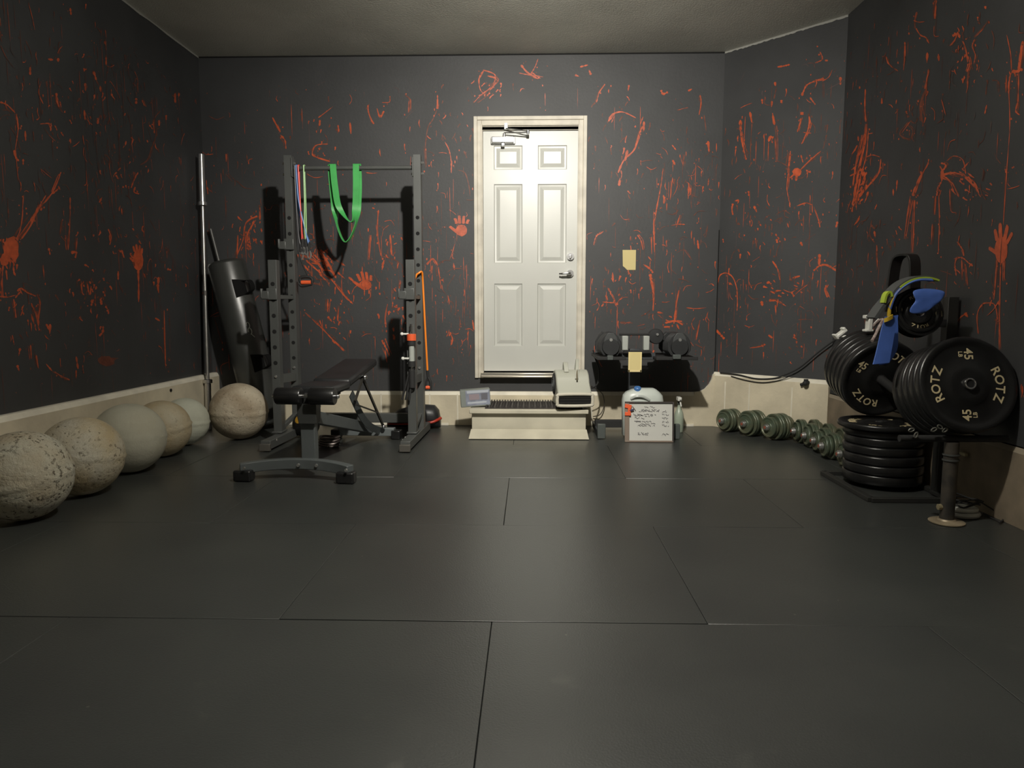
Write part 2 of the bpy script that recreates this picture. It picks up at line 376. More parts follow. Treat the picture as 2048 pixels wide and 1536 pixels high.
# --- splatter helpers: strokes traced on the walls plus scattered small drops
class Paint:
    def __init__(s, unproj, n): s.up = unproj; s.n = n; s.off = 0.0008; s.g = None
    def poly_img(s, pts):
        s.off += 1.5e-6
        s.g.add([s.up(x, y) + s.n * s.off for x, y in pts], [tuple(range(len(pts)))])
    def quads(s, L, Rr, fn):
        s.off += 1.5e-6; vs = []
        for a, b in zip(L, Rr): vs += [fn(*a) + s.n * s.off, fn(*b) + s.n * s.off]
        s.g.add(vs, [(2 * i, 2 * i + 1, 2 * i + 3, 2 * i + 2) for i in range(len(L) - 1)])
    def stroke(s, pts, w0, w1=None, fn=None, k=6, jit=.22):
        fn = fn or s.up
        if w1 is None: w1 = w0 * .6
        P = [Vector((p[0], p[1], 0)) for p in pts]
        if len(P) == 1: P.append(P[0] + Vector((0, w0 * .9, 0)))
        Q = smoothpts(P, k) if len(P) > 2 else [P[0].lerp(P[1], i / k) for i in range(k + 1)]
        L = []; Rr = []; m = len(Q)
        for i, p in enumerate(Q):
            t = Q[min(i + 1, m - 1)] - Q[max(i - 1, 0)]
            if t.length < 1e-6: t = Vector((0, 1e-3, 0))
            t.normalize(); nn = Vector((-t.y, t.x, 0))
            u = i / (m - 1); wd = (w0 + (w1 - w0) * u) * .5 * (1 + rnd.uniform(-jit, jit))
            if jit > .2 and i % 2: wd *= rnd.choice((.35, .6, .9, 1.1, 1.3))
            if i == 0 or i == m - 1: wd *= .35
            L.append((p + nn * wd)[:2]); Rr.append((p - nn * wd)[:2])
        s.quads(L, Rr, fn)
    def blob(s, x, y, rx, ry, n=11, fn=None, j=.22):
        s.off += 1.5e-6; fn = fn or s.up; ph = rnd.uniform(0, 6)
        s.g.add([fn(x + rx * (1 + rnd.uniform(-j, j)) * cos(2 * pi * i / n + ph), y + ry * (1 + rnd.uniform(-j, j)) * sin(2 * pi * i / n + ph)) + s.n * s.off for i in range(n)], [tuple(range(n))])
    def hand(s, x, y, w, h, flip=1, lean=0, gap=False):
        s.blob(x, y + h * .2, w * .36, h * .26, 14, j=.08)
        for i, (fx, ln) in enumerate([(-.30, .78), (-.10, .95), (.11, .92), (.32, .70)]):
            bx = x + flip * fx * w; 
            y0 = y + h * (.0 if not gap else -.10); y1 = y + h * .22 - h * .72 * ln
            s.stroke([(bx, y0), (bx + lean * .5 + flip * fx * w * .12, (y0 + y1) / 2), (bx + lean + flip * fx * w * .3, y1)], w * .17, w * .15, jit=.06)
            s.blob(bx + lean + flip * fx * w * .3, y1 + h * .03, w * .085, h * .05, 8, j=.05)
        s.stroke([(x - flip * w * .25, y + h * .28), (x - flip * w * .48, y + h * .16), (x - flip * w * .66, y + h * .05)], w * .2, w * .15, jit=.06)
        s.blob(x - flip * w * .66, y + h * .05, w * .1, h * .06, 8, j=.05)
    def scatter(s, n, fn, ulen, zlo, zhi, dens=None, scale=1.0):
        # small drops and squiggles in the wall's own (u, z) frame, metres
        cl = [(rnd.uniform(0, ulen), rnd.uniform(zlo, zhi)) for _ in range(max(3, int(ulen * 5)))]
        for _ in range(n):
            if rnd.random() < .6:
                c = rnd.choice(cl); u = c[0] + rnd.gauss(0, .16); z = c[1] + rnd.gauss(0, .24)
            else: u = rnd.uniform(0, ulen); z = rnd.uniform(zlo, zhi)
            if not (0.01 < u < ulen - .01 and zlo < z < zhi): continue
            if dens and rnd.random() > dens(u, z): continue
            q = rnd.random(); s.g.mi(1 if rnd.random() < .34 else 2 if rnd.random() < .80 else 3)
            c = rnd.uniform(.5, 1.15) * scale
            if q < .42: s.blob(u, z, .0035 * c, .006 * c, 6, fn)
            elif q < .66: s.stroke([(u, z), (u + rnd.uniform(-.006, .006), z - .03 * c), (u + rnd.uniform(-.008, .008), z - .06 * c)], .010 * c, .003 * c, fn, 3)
            elif q < .86:
                a = rnd.uniform(0, 2 * pi); L = rnd.uniform(.04, .15) * c; b = rnd.uniform(-1.2, 1.2)
                s.stroke([(u, z), (u + L * .5 * cos(a), z + L * .5 * sin(a)), (u + L * .5 * cos(a) + L * .5 * cos(a + b), z + L * .5 * sin(a) + L * .5 * sin(a + b))], .007 * c, .0028 * c, fn, 4)
            else: s.stroke([(u, z), (u + rnd.uniform(-.004, .004), z - rnd.uniform(.08, .26))], .0055 * c, .002 * c, fn, 4)

def S_(p, data):
    # 'mat w0 w1 x y x y ...' per stroke
    for ln in data.strip().split('\n'):
        for it in ln.split(';'):
            t = it.split()
            if not t: continue
            p.g.mi(int(t[0])); v = [float(q) for q in t[3:]]
            pts = list(zip(v[0::2], v[1::2])); a0, a1 = float(t[1]), float(t[2])
            ln_ = sum(hypot(pts[i + 1][0] - pts[i][0], pts[i + 1][1] - pts[i][1]) for i in range(len(pts) - 1))
            if ln_ < 26 or a0 >= 9 and ln_ < 60:
                p.stroke(pts, a0 * .9, a1 * .85); continue
            # long strokes: a broken dry-brush line with fine side strands and drops
            p.stroke(pts, a0 * .62, a1 * .62)
            for _ in range(2 if a0 > 3.5 else 1):
                ox, oy = rnd.uniform(-1, 1) * a0 * .9, rnd.uniform(-1, 1) * a0 * .5
                p.g.mi(rnd.choice((1, 2, 2))); k0 = rnd.randint(0, max(0, len(pts) - 2)); seg = pts[k0:k0 + rnd.choice((2, 3))]
                if len(seg) > 1: p.stroke([(x + ox + rnd.uniform(-1.5, 1.5), y + oy) for x, y in seg], a0 * .34, a0 * .2)
            for _ in range(int(ln_ / 14)):
                q = rnd.choice(pts); p.g.mi(rnd.choice((1, 2))); p.blob(q[0] + rnd.gauss(0, 7), q[1] + rnd.gauss(0, 9), rnd.uniform(.8, 1.8), rnd.uniform(1.2, 3), 6)
def cluster(p, x, y, sx, sy, n, w=3.2, ang=None, L=14, red=.75):
    for _ in range(n):
        a = (ang if ang is not None else rnd.uniform(0, 6.3)) + rnd.gauss(0, .35)
        cx = x + rnd.gauss(0, sx); cy = y + rnd.gauss(0, sy); l = rnd.uniform(.3, 1) * L
        p.g.mi(1 if rnd.random() < red else 2)
        p.stroke([(cx, cy), (cx + cos(a) * l * .5 + rnd.uniform(-2, 2), cy + sin(a) * l * .5), (cx + cos(a) * l, cy + sin(a) * l)], w * rnd.uniform(.7, 1.4), w * .5, k=3)

WM = [WALL, RED, RED2, PINK]
# --- back wall (with the doorway) ---------------------------------------------------------
DX0, DX1, DZ0, DZ1 = -0.405, 0.412, 0.455, 2.505       # doorway opening
g = G()
def wbox(x0, x1, z0, z1): g.box(((x0 + x1) / 2, D + TH / 2, (z0 + z1) / 2), (x1 - x0, TH, z1 - z0))
wbox(XL - .1, DX0, 0, CZ); wbox(DX1, XK + .12, 0, CZ); wbox(DX0, DX1, DZ1, CZ); wbox(DX0, DX1, 0, DZ0)
p = Paint(lambda x, y: onY(x, y, D), Vector((0, -1, 0))); p.g = g
S_(p, '''
1 4 7 545 235 553 250 560 262;1 6 3 561 270 570 281 572 298;1 3 5 656 288 634 290 626 300 628 312 660 323
1 4 5 736 210 737 224 743 240 748 248;1 4 6 754 217 760 234 768 222;1 3 2 780 192 779 204 764 205;1 4 5 875 190 875 205 874 218
2 4 3 874 220 865 240 856 255 851 290 852 335;1 4 3 890 284 898 300 902 320 902 345;2 3 3 915 340 930 346 938 372 940 392
1 5 3 966 142 958 158 961 180 972 190;1 4 3 966 140 990 150 984 172 962 190 948 205;2 3 3 986 166 975 190 955 206;1 4 3 975 152 994 160 980 180
1 7 5 1042 130 1055 145 1076 158;1 3 4 1076 118 1070 134 1062 148;1 3 3 1038 146 1058 150 1086 154;1 4 3 1160 134 1176 130;1 5 4 1178 140 1182 150;1 4 4 1150 150 1158 153
1 6 6 594 512 618 515 640 530;1 5 6 612 520 640 545 664 560 690 592 706 608;1 5 4 640 500 662 535 672 556;1 6 5 604 528 622 545;1 5 4 625 505 640 520 655 520
1 4 4 610 625 640 652 668 682 688 702;1 5 4 656 598 655 624;1 4 4 678 612 675 642;1 7 6 764 680 770 692 780 712;1 3 2 770 700 774 725
1 4 3 757 420 755 450 757 480 762 512;2 3 2 762 512 785 518 804 530 804 545;1 4 4 854 530 866 518 876 532;1 3 2 876 534 880 560 882 578;1 5 3 899 664 905 678 903 690
1 4 4 902 665 898 672;1 4 3 907 526 909 540;1 5 3 515 432 492 446 486 480 470 520;1 3 4 476 470 474 520;1 4 4 520 415 520 440;1 4 3 512 440 495 470 500 500
1 5 5 780 470 783 510;1 3 3 840 475 842 500;1 4 4 700 245 702 268;1 4 4 640 240 639 252;1 3 3 676 250 678 264;2 4 4 810 190 820 200 818 225
1 5 4 768 520 764 540;1 3 3 800 560 797 590;1 4 3 775 608 770 640 772 655;2 3 2 430 640 445 690;2 4 3 430 560 436 600 448 640
1 4 3 1193 205 1198 186 1210 168;1 6 4 1217 243 1225 229 1245 224 1272 236;1 5 4 1288 243 1287 262;1 4 5 1285 252 1277 272 1268 300 1248 320 1236 346
1 4 4 1326 337 1322 370 1313 418 1308 448;1 7 3 1308 440 1308 470 1309 505;1 5 3 1416 282 1418 304;1 5 3 1378 370 1377 388;1 5 4 1322 180 1326 188 1336 184
1 5 4 1207 463 1193 472 1187 490;1 4 3 1275 470 1282 482 1286 500;1 5 4 1240 356 1238 372;1 6 4 1255 300 1250 322;1 4 3 1344 290 1352 300
1 4 5 1287 529 1299 537 1306 546;1 9 4 1300 548 1303 562 1307 590 1306 622;1 4 5 1216 576 1228 598 1233 614;1 3 3 1205 604 1230 606;1 4 5 1358 580 1352 612 1349 642
1 7 4 1330 646 1350 642 1366 650;2 2 2 1352 506 1370 500 1384 520;1 5 4 1345 320 1350 330;1 4 3 1258 170 1256 182;1 4 3 1308 700 1303 712;1 4 4 1225 545 1226 562
1 3 3 1400 640 1392 680;2 3 2 1390 688 1405 696;1 4 3 1376 182 1384 178;1 3 3 945 640 948 660;1 3 3 842 700 840 730;1 4 3 742 470 738 520;2 6 5 1240 645 1265 646
1 4 3 1400 190 1402 205 1398 230;2 3 2 1408 230 1412 262;1 3 2 1345 355 1340 400;1 4 3 1360 430 1352 455;1 3 4 1395 480 1397 498
''')
cluster(p, 642, 528, 18, 16, 34, 3.6, .75, 20); cluster(p, 500, 470, 16, 30, 30, 3, 1.4, 14, .6); cluster(p, 790, 620, 18, 26, 30, 3.4, 1.5, 12, .7)
cluster(p, 670, 640, 24, 26, 22, 3.2, 1.2, 12, .6); cluster(p, 770, 500, 20, 40, 18, 3, 1.5, 12, .6); cluster(p, 1250, 560, 26, 40, 24, 3.2, 1.6, 12, .7)
cluster(p, 905, 250, 22, 40, 22, 2.6, 1.5, 16, .15); cluster(p, 1240, 300, 30, 60, 30, 2.8, 1.7, 18, .25); cluster(p, 640, 270, 40, 30, 14, 3, 1.5, 10, .6)
cluster(p, 1345, 640, 14, 8, 8, 3.4, .4, 14, .9); cluster(p, 975, 170, 14, 16, 12, 3, 2.1, 14, .6)
p.g.mi(1)
p.hand(923, 452, 33, 44, 1, 0, True); p.hand(731, 562, 34, 40, 1, -3)
p.g.mi(1); p.stroke([(729, 578), (729, 592)], 3, 2); p.stroke([(738, 578), (738, 588)], 3, 2)
p.scatter(1900, lambda u, z: Vector((XL + u, D, z)), XK - XL, .33, 2.85,
          lambda u, z: (0 if (XL + u > -.5 and XL + u < .5 and z < 2.62) else (1.0 if z < 2.3 else .35)), 1.0)
struct(link('wall_back', g, WM, smooth=0))

# --- angled wall ------------------------------------------------------------------------------
g = G()
OUT = -NK * TH
a = PK; b = PK + DK * LK
for (q0, q1) in [(a, b)]:
    g.add([q0, q1, q1 + OUT, q0 + OUT, q0 + Vector((0, 0, CZ)), q1 + Vector((0, 0, CZ)), q1 + OUT + Vector((0, 0, CZ)), q0 + OUT + Vector((0, 0, CZ))],
          [(0, 3, 2, 1), (4, 5, 6, 7), (0, 1, 5, 4), (1, 2, 6, 5), (2, 3, 7, 6), (3, 0, 4, 7)])
p = Paint(lambda x, y: onP(x, y, PK, NK), NK); p.g = g
S_(p, '''
1 3 3 1436 566 1440 551 1452 546 1465 554 1473 575 1475 605 1474 622;1 5 5 1627 542 1640 531 1655 530 1672 541;1 8 4 1639 508 1639 518 1638 530;1 7 5 1538 601 1554 602 1572 612
1 7 6 1523 602 1525 612;1 4 2 1551 610 1552 630;1 7 5 1481 240 1481 262;1 5 3 1481 262 1485 287 1492 318;1 6 3 1500 224 1504 246;2 3 2 1504 246 1502 280 1501 322
1 5 3 1544 202 1543 214;1 4 6 1545 226 1549 250;2 3 2 1550 252 1553 280 1554 320;1 5 4 1550 164 1551 172;2 3 3 1553 175 1548 198;1 5 5 1537 284 1541 274 1547 276
1 3 2 1537 286 1536 322;2 3 2 1549 278 1553 325;1 7 5 1581 302 1578 330 1577 346;1 4 3 1577 346 1574 378 1580 408;1 5 3 1600 341 1620 321 1642 302
1 4 3 1580 356 1590 347;1 6 4 1594 348 1592 362;1 7 5 1604 192 1606 184;1 4 6 1606 186 1614 170 1634 161 1648 157;2 3 2 1648 165 1648 196;1 4 4 1620 195 1629 207
1 8 7 1604 224 1604 230;1 4 5 1602 236 1600 248 1595 264;1 4 6 1618 232 1619 246 1616 260;1 5 3 1616 260 1609 276 1603 288;1 7 3 1681 154 1681 170
1 4 4 1580 129 1568 132 1555 134;1 4 4 1640 104 1645 118 1630 126;1 6 4 1650 121 1656 121;1 4 4 1594 412 1612 406 1624 410;1 4 3 1628 414 1637 440 1640 455
1 5 5 1432 660 1440 668 1449 678;1 5 4 1436 185 1437 200;1 5 4 1524 198 1525 208;1 6 4 1563 200 1563 206;1 4 3 1433 258 1434 272;1 4 3 1497 382 1498 392
1 4 3 1620 345 1612 340;1 3 3 1602 310 1606 325;1 5 4 1670 572 1676 580 1672 600;1 5 4 1585 556 1600 552;1 5 5 1601 484 1605 492;1 4 4 1553 478 1555 486
1 4 3 1466 407 1464 418 1466 430;1 4 4 1470 402 1478 400;1 5 3 1508 412 1514 424;1 5 4 1675 443 1672 455;1 5 3 1537 670 1545 676;1 5 4 1500 696 1522 692 1530 688
1 5 4 1653 570 1650 580 1655 595;1 5 4 1545 522 1556 540 1560 560
''')
p.g.mi(1); p.blob(1594, 344, 8, 9)
cluster(p, 1555, 575, 24, 12, 20, 3.4, .6, 12, .7); cluster(p, 1490, 290, 14, 24, 14, 2.6, 1.6, 16, .3); cluster(p, 1600, 690, 16, 16, 12, 3, 1.2, 10, .5)
cluster(p, 1550, 440, 40, 30, 20, 3, 1.3, 10, .5); cluster(p, 1480, 440, 30, 40, 16, 3, 1.3, 10, .4)
p.scatter(460, lambda u, z: PK + DK * u + Vector((0, 0, z)), LK, .55, 2.85, None, 1.0)
struct(link('wall_corner', g, WM, smooth=0))

# --- right wall -------------------------------------------------------------------------------
g = G().box((XR + TH / 2, (YB + YR) / 2, CZ / 2), (TH, YR - YB + .02, CZ))
p = Paint(lambda x, y: onX(x, y, XR), Vector((-1, 0, 0))); p.g = g
S_(p, '''
1 4 5 1731 178 1730 210 1732 244;1 4 9 1733 248 1729 290 1720 330 1712 372 1706 412;1 3 6 1737 262 1733 310 1722 352 1712 400;1 5 4 1724 270 1712 330 1706 372
1 4 7 1762 318 1758 345 1742 366 1716 394;1 7 4 1716 392 1708 405 1704 424;1 3 2 1712 400 1713 420;1 3 2 1703 340 1716 330;1 3 2 1700 352 1714 345;1 3 2 1736 268 1746 266
1 3 2 1733 314 1746 310 1760 314;1 5 3 1834 24 1830 42 1830 56;1 4 5 1832 56 1841 70 1852 75 1858 86;1 6 3 1810 84 1810 100 1807 140;1 4 4 1772 112 1778 128 1796 142
1 7 5 1872 0 1871 20 1870 38;1 6 3 1855 105 1854 126;1 4 6 1857 138 1856 150 1850 178;2 5 4 1852 178 1840 212 1846 250;1 5 3 1877 108 1878 122;2 4 3 1848 200 1842 240
1 5 5 1905 72 1916 68 1920 76;1 4 3 1916 64 1910 80 1900 92;1 5 4 1926 82 1932 100 1936 124;1 4 6 1936 112 1940 128 1934 144;2 7 5 1938 140 1934 170;1 4 3 1950 78 1945 92 1951 110 1948 128
2 4 3 1948 74 1966 56 1978 40;1 5 4 1971 12 1971 18;1 3 3 2014 70 2022 110 2023 140;1 3 2 2023 145 2018 170 2020 250 2014 340 2007 450;1 8 10 2046 82 2042 110 2038 140;1 7 6 2046 138 2034 143 2024 142
1 4 5 2022 146 2018 170 2018 188;1 4 3 2038 146 2037 190 2036 205;1 5 4 2036 205 2032 222 2040 230;1 3 3 2014 150 2012 185
1 3 6 1858 318 1855 330 1844 348;1 5 12 1846 344 1836 366 1826 392;1 4 2 1821 392 1815 430 1809 478;1 4 2 1830 400 1828 450 1825 506;1 3 2 1826 400 1818 440
1 7 6 1886 350 1905 346 1930 352;1 6 4 1930 354 1948 372 1962 394;1 5 3 1885 356 1905 366 1918 394;1 5 3 1886 352 1900 362 1908 384;1 6 5 1882 326 1892 330 1886 340 1880 332
1 3 3 1894 322 1908 312 1926 320 1932 348;1 3 3 1926 338 1938 324;1 4 3 1930 352 1950 366 1958 386;1 7 6 1885 340 1884 362;1 6 5 1884 362 1876 378 1874 392;1 4 2 1872 392 1869 430
1 3 2 1878 390 1879 440 1877 508;1 4 2 1865 448 1863 490;1 3 2 1879 450 1880 470;1 3 2 1900 378 1902 420 1912 425
1 5 4 1910 536 1912 520 1924 515 1938 526 1946 532;1 4 2 1911 536 1913 552;1 3 2 1924 520 1926 560;1 3 2 1932 530 1936 572;1 4 3 1916 484 1926 500 1928 512
1 5 2 1994 520 1991 570 1988 600;1 4 3 2002 520 2000 600 1999 640 1999 700;1 5 2 2007 520 2006 562;1 4 3 1957 668 1955 630 1964 610 1975 606 1990 610 1996 640;1 9 8 1930 626 1936 634
1 4 4 1910 650 1920 636 1928 630;1 6 3 1749 462 1751 475;2 6 5 1742 450 1750 458;1 3 2 1754 490 1755 536;2 4 3 1744 440 1740 470 1750 485;1 4 2 1795 360 1793 382;1 4 2 1787 378 1787 392
1 3 3 1980 612 1984 600;2 5 4 1883 200 1892 230;1 4 3 1974 210 1970 228;2 3 3 1974 170 1972 190;2 3 3 1985 160 1998 164 1998 185;1 4 3 1764 196 1764 208;2 4 4 1818 244 1800 268 1822 280
2 4 4 1816 250 1826 262 1820 278 1806 276;2 4 3 1845 210 1850 235
''')
p.g.mi(1); p.blob(2003, 500, 13, 26, 14, j=.06)
for (x0, y0, x1, y1, wd) in [(1995, 482, 1991, 462, 7), (2002, 480, 2001, 450, 7.5), (2009, 482, 2015, 455, 7.5), (2013, 488, 2024, 468, 6.5), (1996, 508, 1981, 497, 8)]:
    p.g.mi(1); p.stroke([(x0, y0), ((x0 + x1) / 2, (y0 + y1) / 2), (x1, y1)], wd, wd * .9, jit=.05); p.blob(x1, y1, wd * .42, wd * .6, 8, j=.05)
cluster(p, 1722, 350, 8, 40, 26, 3.5, 1.9, 26, .7); cluster(p, 1930, 110, 20, 36, 26, 3, 1.5, 14, .4); cluster(p, 1830, 230, 26, 40, 22, 3, 1.6, 14, .25)
cluster(p, 1925, 365, 24, 14, 18, 3, .7, 18, .7); cluster(p, 1760, 470, 20, 60, 16, 3, 1.5, 12, .4); cluster(p, 1925, 545, 12, 18, 8, 2.6, 1.5, 12, .5)
p.scatter(1000, lambda u, z: Vector((XR, YR - u, z)), YR - 1.6, .55, 2.9, None, .9)
struct(link('wall_right', g, WM, smooth=0))

# --- left wall --------------------------------------------------------------------------------
g = G().box((XL - TH / 2, (YB + D) / 2, CZ / 2), (TH, D - YB + .02, CZ))
p = Paint(lambda x, y: onX(x, y, XL), Vector((1, 0, 0))); p.g = g
S_(p, '''
1 9 5 28 490 48 460 68 432;1 7 3 60 442 82 412 104 386 120 350;1 4 3 26 490 40 460 46 420;1 3 2 44 430 47 390;1 5 3 40 480 60 452 76 410;1 4 3 74 420 92 390;1 4 3 118 352 122 344
1 5 3 3 478 8 500 14 520;1 5 3 6 530 4 560 6 596;1 4 3 34 528 33 540;1 4 3 26 528 28 550;1 4 2 12 540 14 560;1 4 3 14 520 2 512
1 5 4 34 582 42 577 56 586 72 592;1 4 3 74 588 80 608 76 640 78 662;1 5 3 27 598 30 620 32 636;1 4 3 40 584 30 596;1 4 3 62 606 70 624 76 650;1 4 2 0 592 16 594 32 590;1 4 3 62 628 68 648
1 6 4 0 204 14 210 30 226;1 4 2 32 228 36 256 30 300;1 6 4 28 300 32 316 38 322;1 4 3 46 318 46 330;2 3 2 4 220 22 220
1 4 3 140 420 139 456 136 500;1 4 2 140 395 140 420;1 5 3 142 506 152 504 150 516;1 4 2 154 476 152 502;1 4 2 130 470 132 500;2 4 3 124 440 120 470
1 3 3 328 620 329 660 331 730;1 5 6 317 554 316 570;1 5 3 315 568 317 586;1 4 4 334 538 342 540;1 3 4 92 728 104 742;1 5 6 108 744 124 754 139 760;1 5 4 34 730 38 742
1 6 4 100 648 99 668;1 5 4 92 648 100 662;1 5 4 206 652 205 664 198 672;1 5 3 40 696 37 712;1 4 5 152 713 156 738;1 3 3 152 740 152 756
1 7 4 112 186 114 202 118 214;2 3 3 118 214 126 226;1 6 4 60 134 60 150;1 4 3 50 262 51 282;1 4 3 80 248 98 247 100 256;1 5 4 102 246 101 262;2 3 2 88 256 98 270 110 282
1 5 4 186 142 190 152 192 160;2 3 2 192 160 198 172;1 5 3 210 82 210 88;1 5 3 200 172 201 184;1 6 4 170 166 171 182;1 5 4 196 236 195 248;2 3 3 274 166 276 186
1 4 3 168 220 170 240;1 5 4 140 16 142 30;1 5 4 96 118 106 120;1 6 5 116 116 116 124;1 4 3 212 110 212 130;1 5 4 272 196 272 208;1 4 3 284 200 290 212;2 3 3 284 196 292 214
1 4 3 332 230 332 240;1 4 3 318 240 318 252;2 4 3 320 222 308 240 312 268 302 300 294 320 280 330;1 4 3 350 186 350 206;1 4 3 358 186 357 194;1 4 3 252 282 250 292
1 5 4 104 388 116 378;1 4 3 116 372 120 380;1 4 3 270 374 268 384 278 388;2 4 3 200 402 206 418;1 4 3 216 458 222 474 219 490;1 4 3 246 372 246 376;1 4 3 198 405 204 394
1 4 3 243 500 248 516;1 3 3 86 530 88 560;1 4 3 97 496 100 510;1 4 3 236 542 236 560;1 4 3 276 345 268 360 262 376;1 4 2 190 590 190 606;1 4 3 174 566 178 590;1 4 3 182 572 180 590
1 5 3 184 600 182 612;1 4 3 162 562 164 584 168 590;1 4 2 24 670 28 690;1 4 2 60 690 62 718;1 4 3 72 710 76 736;1 4 3 310 636 320 642
''')
p.g.mi(1); p.blob(22, 498, 16, 24, 13); p.blob(8, 520, 9, 14, 10)
p.blob(276, 520, 10, 22, 13, j=.08)
for (x0, y0, x1, y1) in [(269, 504, 266, 492), (274, 502, 272, 488), (279, 502, 279, 490), (283, 508, 284, 496), (270, 526, 259, 515), (266, 516, 260, 506)]:
    p.stroke([(x0, y0), (x1, y1)], 4.5, 4, jit=.05)
p.stroke([(276, 540), (277, 570), (277, 604)], 4, 3)
p.g.mi(2); p.blob(212, 722, 16, 10, 12); p.stroke([(212, 722), (236, 716)], 7, 4)
cluster(p, 185, 590, 20, 30, 46, 3.2, 1.5, 12, .6); cluster(p, 265, 520, 40, 40, 18, 2.8, 1.5, 12, .4); cluster(p, 20, 510, 10, 22, 16, 3.5, 1.6, 16, .8)
cluster(p, 120, 200, 60, 60, 34, 3, 1.5, 12, .55); cluster(p, 230, 260, 40, 60, 34, 2.8, 1.5, 14, .5); cluster(p, 60, 620, 30, 26, 20, 3, 1.4, 14, .6); cluster(p, 210, 400, 40, 50, 24, 2.8, 1.5, 14, .5)
p.scatter(1300, lambda u, z: Vector((XL, D - u, z)), D - 2.9, .5, 2.8, None, .85)
struct(link('wall_left', g, WM, smooth=0))

g = G().box(((XL + XR) / 2, YB - TH / 2, CZ / 2), (XR - XL + .4, TH, CZ))
for i in range(4): g.mi(1).box(((XL + XR) / 2, YB + .02, .3 + i * .56), (4.2, .03, .53))
struct(link('wall_front', g, [WALL, CASE]))

# --- concrete bases -----------------------------------------------------------------------
BH = 0.45
def base_prof(h, t): return [(0, 0), (t, 0), (t, h - .03), (t - .012, h - .006), (t - .02, h), (0, h)]
def base_run(a, b, h, t, nrm, gobj):
    a = Vector(a); b = Vector(b); n = Vector(nrm); pr = base_prof(h, t); vs = []
    for q in (a, b): vs += [q + n * px + Vector((0, 0, pz)) for px, pz in pr]
    m = len(pr); fs = [tuple(range(m)), tuple(range(2 * m - 1, m - 1, -1))]
    st = len(gobj.f); gobj.add(vs, fs)
    for i in range(m):
        j = (i + 1) % m; gobj.mi(1 if i in (2, 3, 4) else 0); gobj.add([vs[i], vs[j], vs[m + j], vs[m + i]], [(0, 3, 2, 1)])
    gobj.mi(0)
BM = [CONC, LEDGE]
def xs_(lo, hi, n):
    return [lo + (hi - lo) * i / n for i in range(n + 1)]
g = G(); base_run((XL, D, 0), (XL, YB, 0), BH, .055, (1, 0, 0), g)
g.mi(2).cyl((XL + .052, 5.15, .39), (XL + .062, 5.15, .39), .012, n=10)
struct(link('baseboard_left', g, BM + [HOLE], smooth=50))
g = G()
base_run((XL, D, 0), (1.40, D, 0), .292, .03, (0, -1, 0), g)
# the sweep where the low base rises to the high one beside the angled wall
poly = [(1.40, 0), (XK, 0), (XK, .45), (1.555, .445), (1.545, .40), (1.525, .36), (1.49, .32), (1.45, .298), (1.40, .292)]
vs = [(x, D - .03, z) for x, z in poly] + [(x, D + .001, z) for x, z in poly]; n = len(poly)
g.mi(0).add(vs, [tuple(range(n)), tuple(range(2 * n - 1, n - 1, -1))]); g.mi(1).add(vs, [(i, n + i, n + (i + 1) % n, (i + 1) % n) for i in range(n)])
# faint casting joints and a lip along the bottom
for x in (-2.35, -1.93, -1.52, -1.28, -0.86, -0.62, 0.53, 1.28): g.mi(1).box((x, D - .031, .14), (.012, .004, .26))
g.mi(1).box((XL / 2 - .35, D - .034, .010), (-XL - .70, .012, .02)); g.box((.99, D - .034, .010), (.82, .012, .02))
struct(link('baseboard_back', g, BM, smooth=50))
g = G(); base_run(PK + NK * 0, PK + DK * (LK - .0), BH + .015, .03, NK, g)
for u in (.12, .34, .70): g.mi(1).box(PK + DK * u + NK * .031 + Vector((0, 0, .2)), (.01, .004, .38), (0, 0, math.atan2(DK.y, DK.x)))
struct(link('baseboard_corner', g, BM, smooth=50))
g = G(); base_run((XR, YB, 0), (XR, YR, 0), .37, .012, (-1, 0, 0), g)
struct(link('baseboard_right', g, [mat('shaded_base', (.20, .16, .11), .8, var=.15), mat('shaded_base_top', (.26, .22, .16), .8)], smooth=50))  # concrete base coloured dark brown, the shade of the plates put into it

# --- the door -----------------------------------------------------------------------------
dr = bpy.data.objects.new('door_1', None); COL.objects.link(dr); dr.location = (0, D, DZ0); struct(dr)
X0, X1, Z0, Z1 = -0.393, 0.400, 0.467, 2.462
Wd, Hd = X1 - X0, Z1 - Z0; YF = D + .012
cols = [0, .112, .412, .574, .878, 1]; rws = [0, .107, .372, .458, .785, .844, .942, 1]     # from the bottom
g = G()
for i in range(5):
    for j in range(7):
        xa, xb = X0 + Wd * cols[i], X0 + Wd * cols[i + 1]; za, zb = Z0 + Hd * rws[j], Z0 + Hd * rws[j + 1]
        if i in (1, 3) and j in (1, 3, 5):
            prev = None
            for ins, dp in [(0, 0), (.006, .011), (.020, .013), (.050, .003)]:
                ring = [(xa + ins, YF + dp, za + ins), (xb - ins, YF + dp, za + ins), (xb - ins, YF + dp, zb - ins), (xa + ins, YF + dp, zb - ins)]
                if prev: g.add(prev + ring, [(k, (k + 1) % 4, 4 + (k + 1) % 4, 4 + k) for k in range(4)])
                prev = ring
            g.add(prev, [(0, 1, 2, 3)])
        else: g.add([(xa, YF, za), (xb, YF, za), (xb, YF, zb), (xa, YF, zb)], [(0, 1, 2, 3)])
g.box(((X0 + X1) / 2, YF + .03, (Z0 + Z1) / 2), (Wd, .03, Hd))
link('panel', g, DOORM, dr, True, smooth=20)
g = G()  # jamb and weather strip
g.mi(0).box((X0 - .008, D + .055, 1.465), (.010, .11, 2.02)); g.box((X1 + .008, D + .055, 1.465), (.010, .11, 2.02)); g.box((0, D + .055, Z1 + .024), (.82, .11, .038)); g.box((0, D + .004, Z1 + .020), (.80, .008, .024))
link('jamb', g, CASE, dr, True)
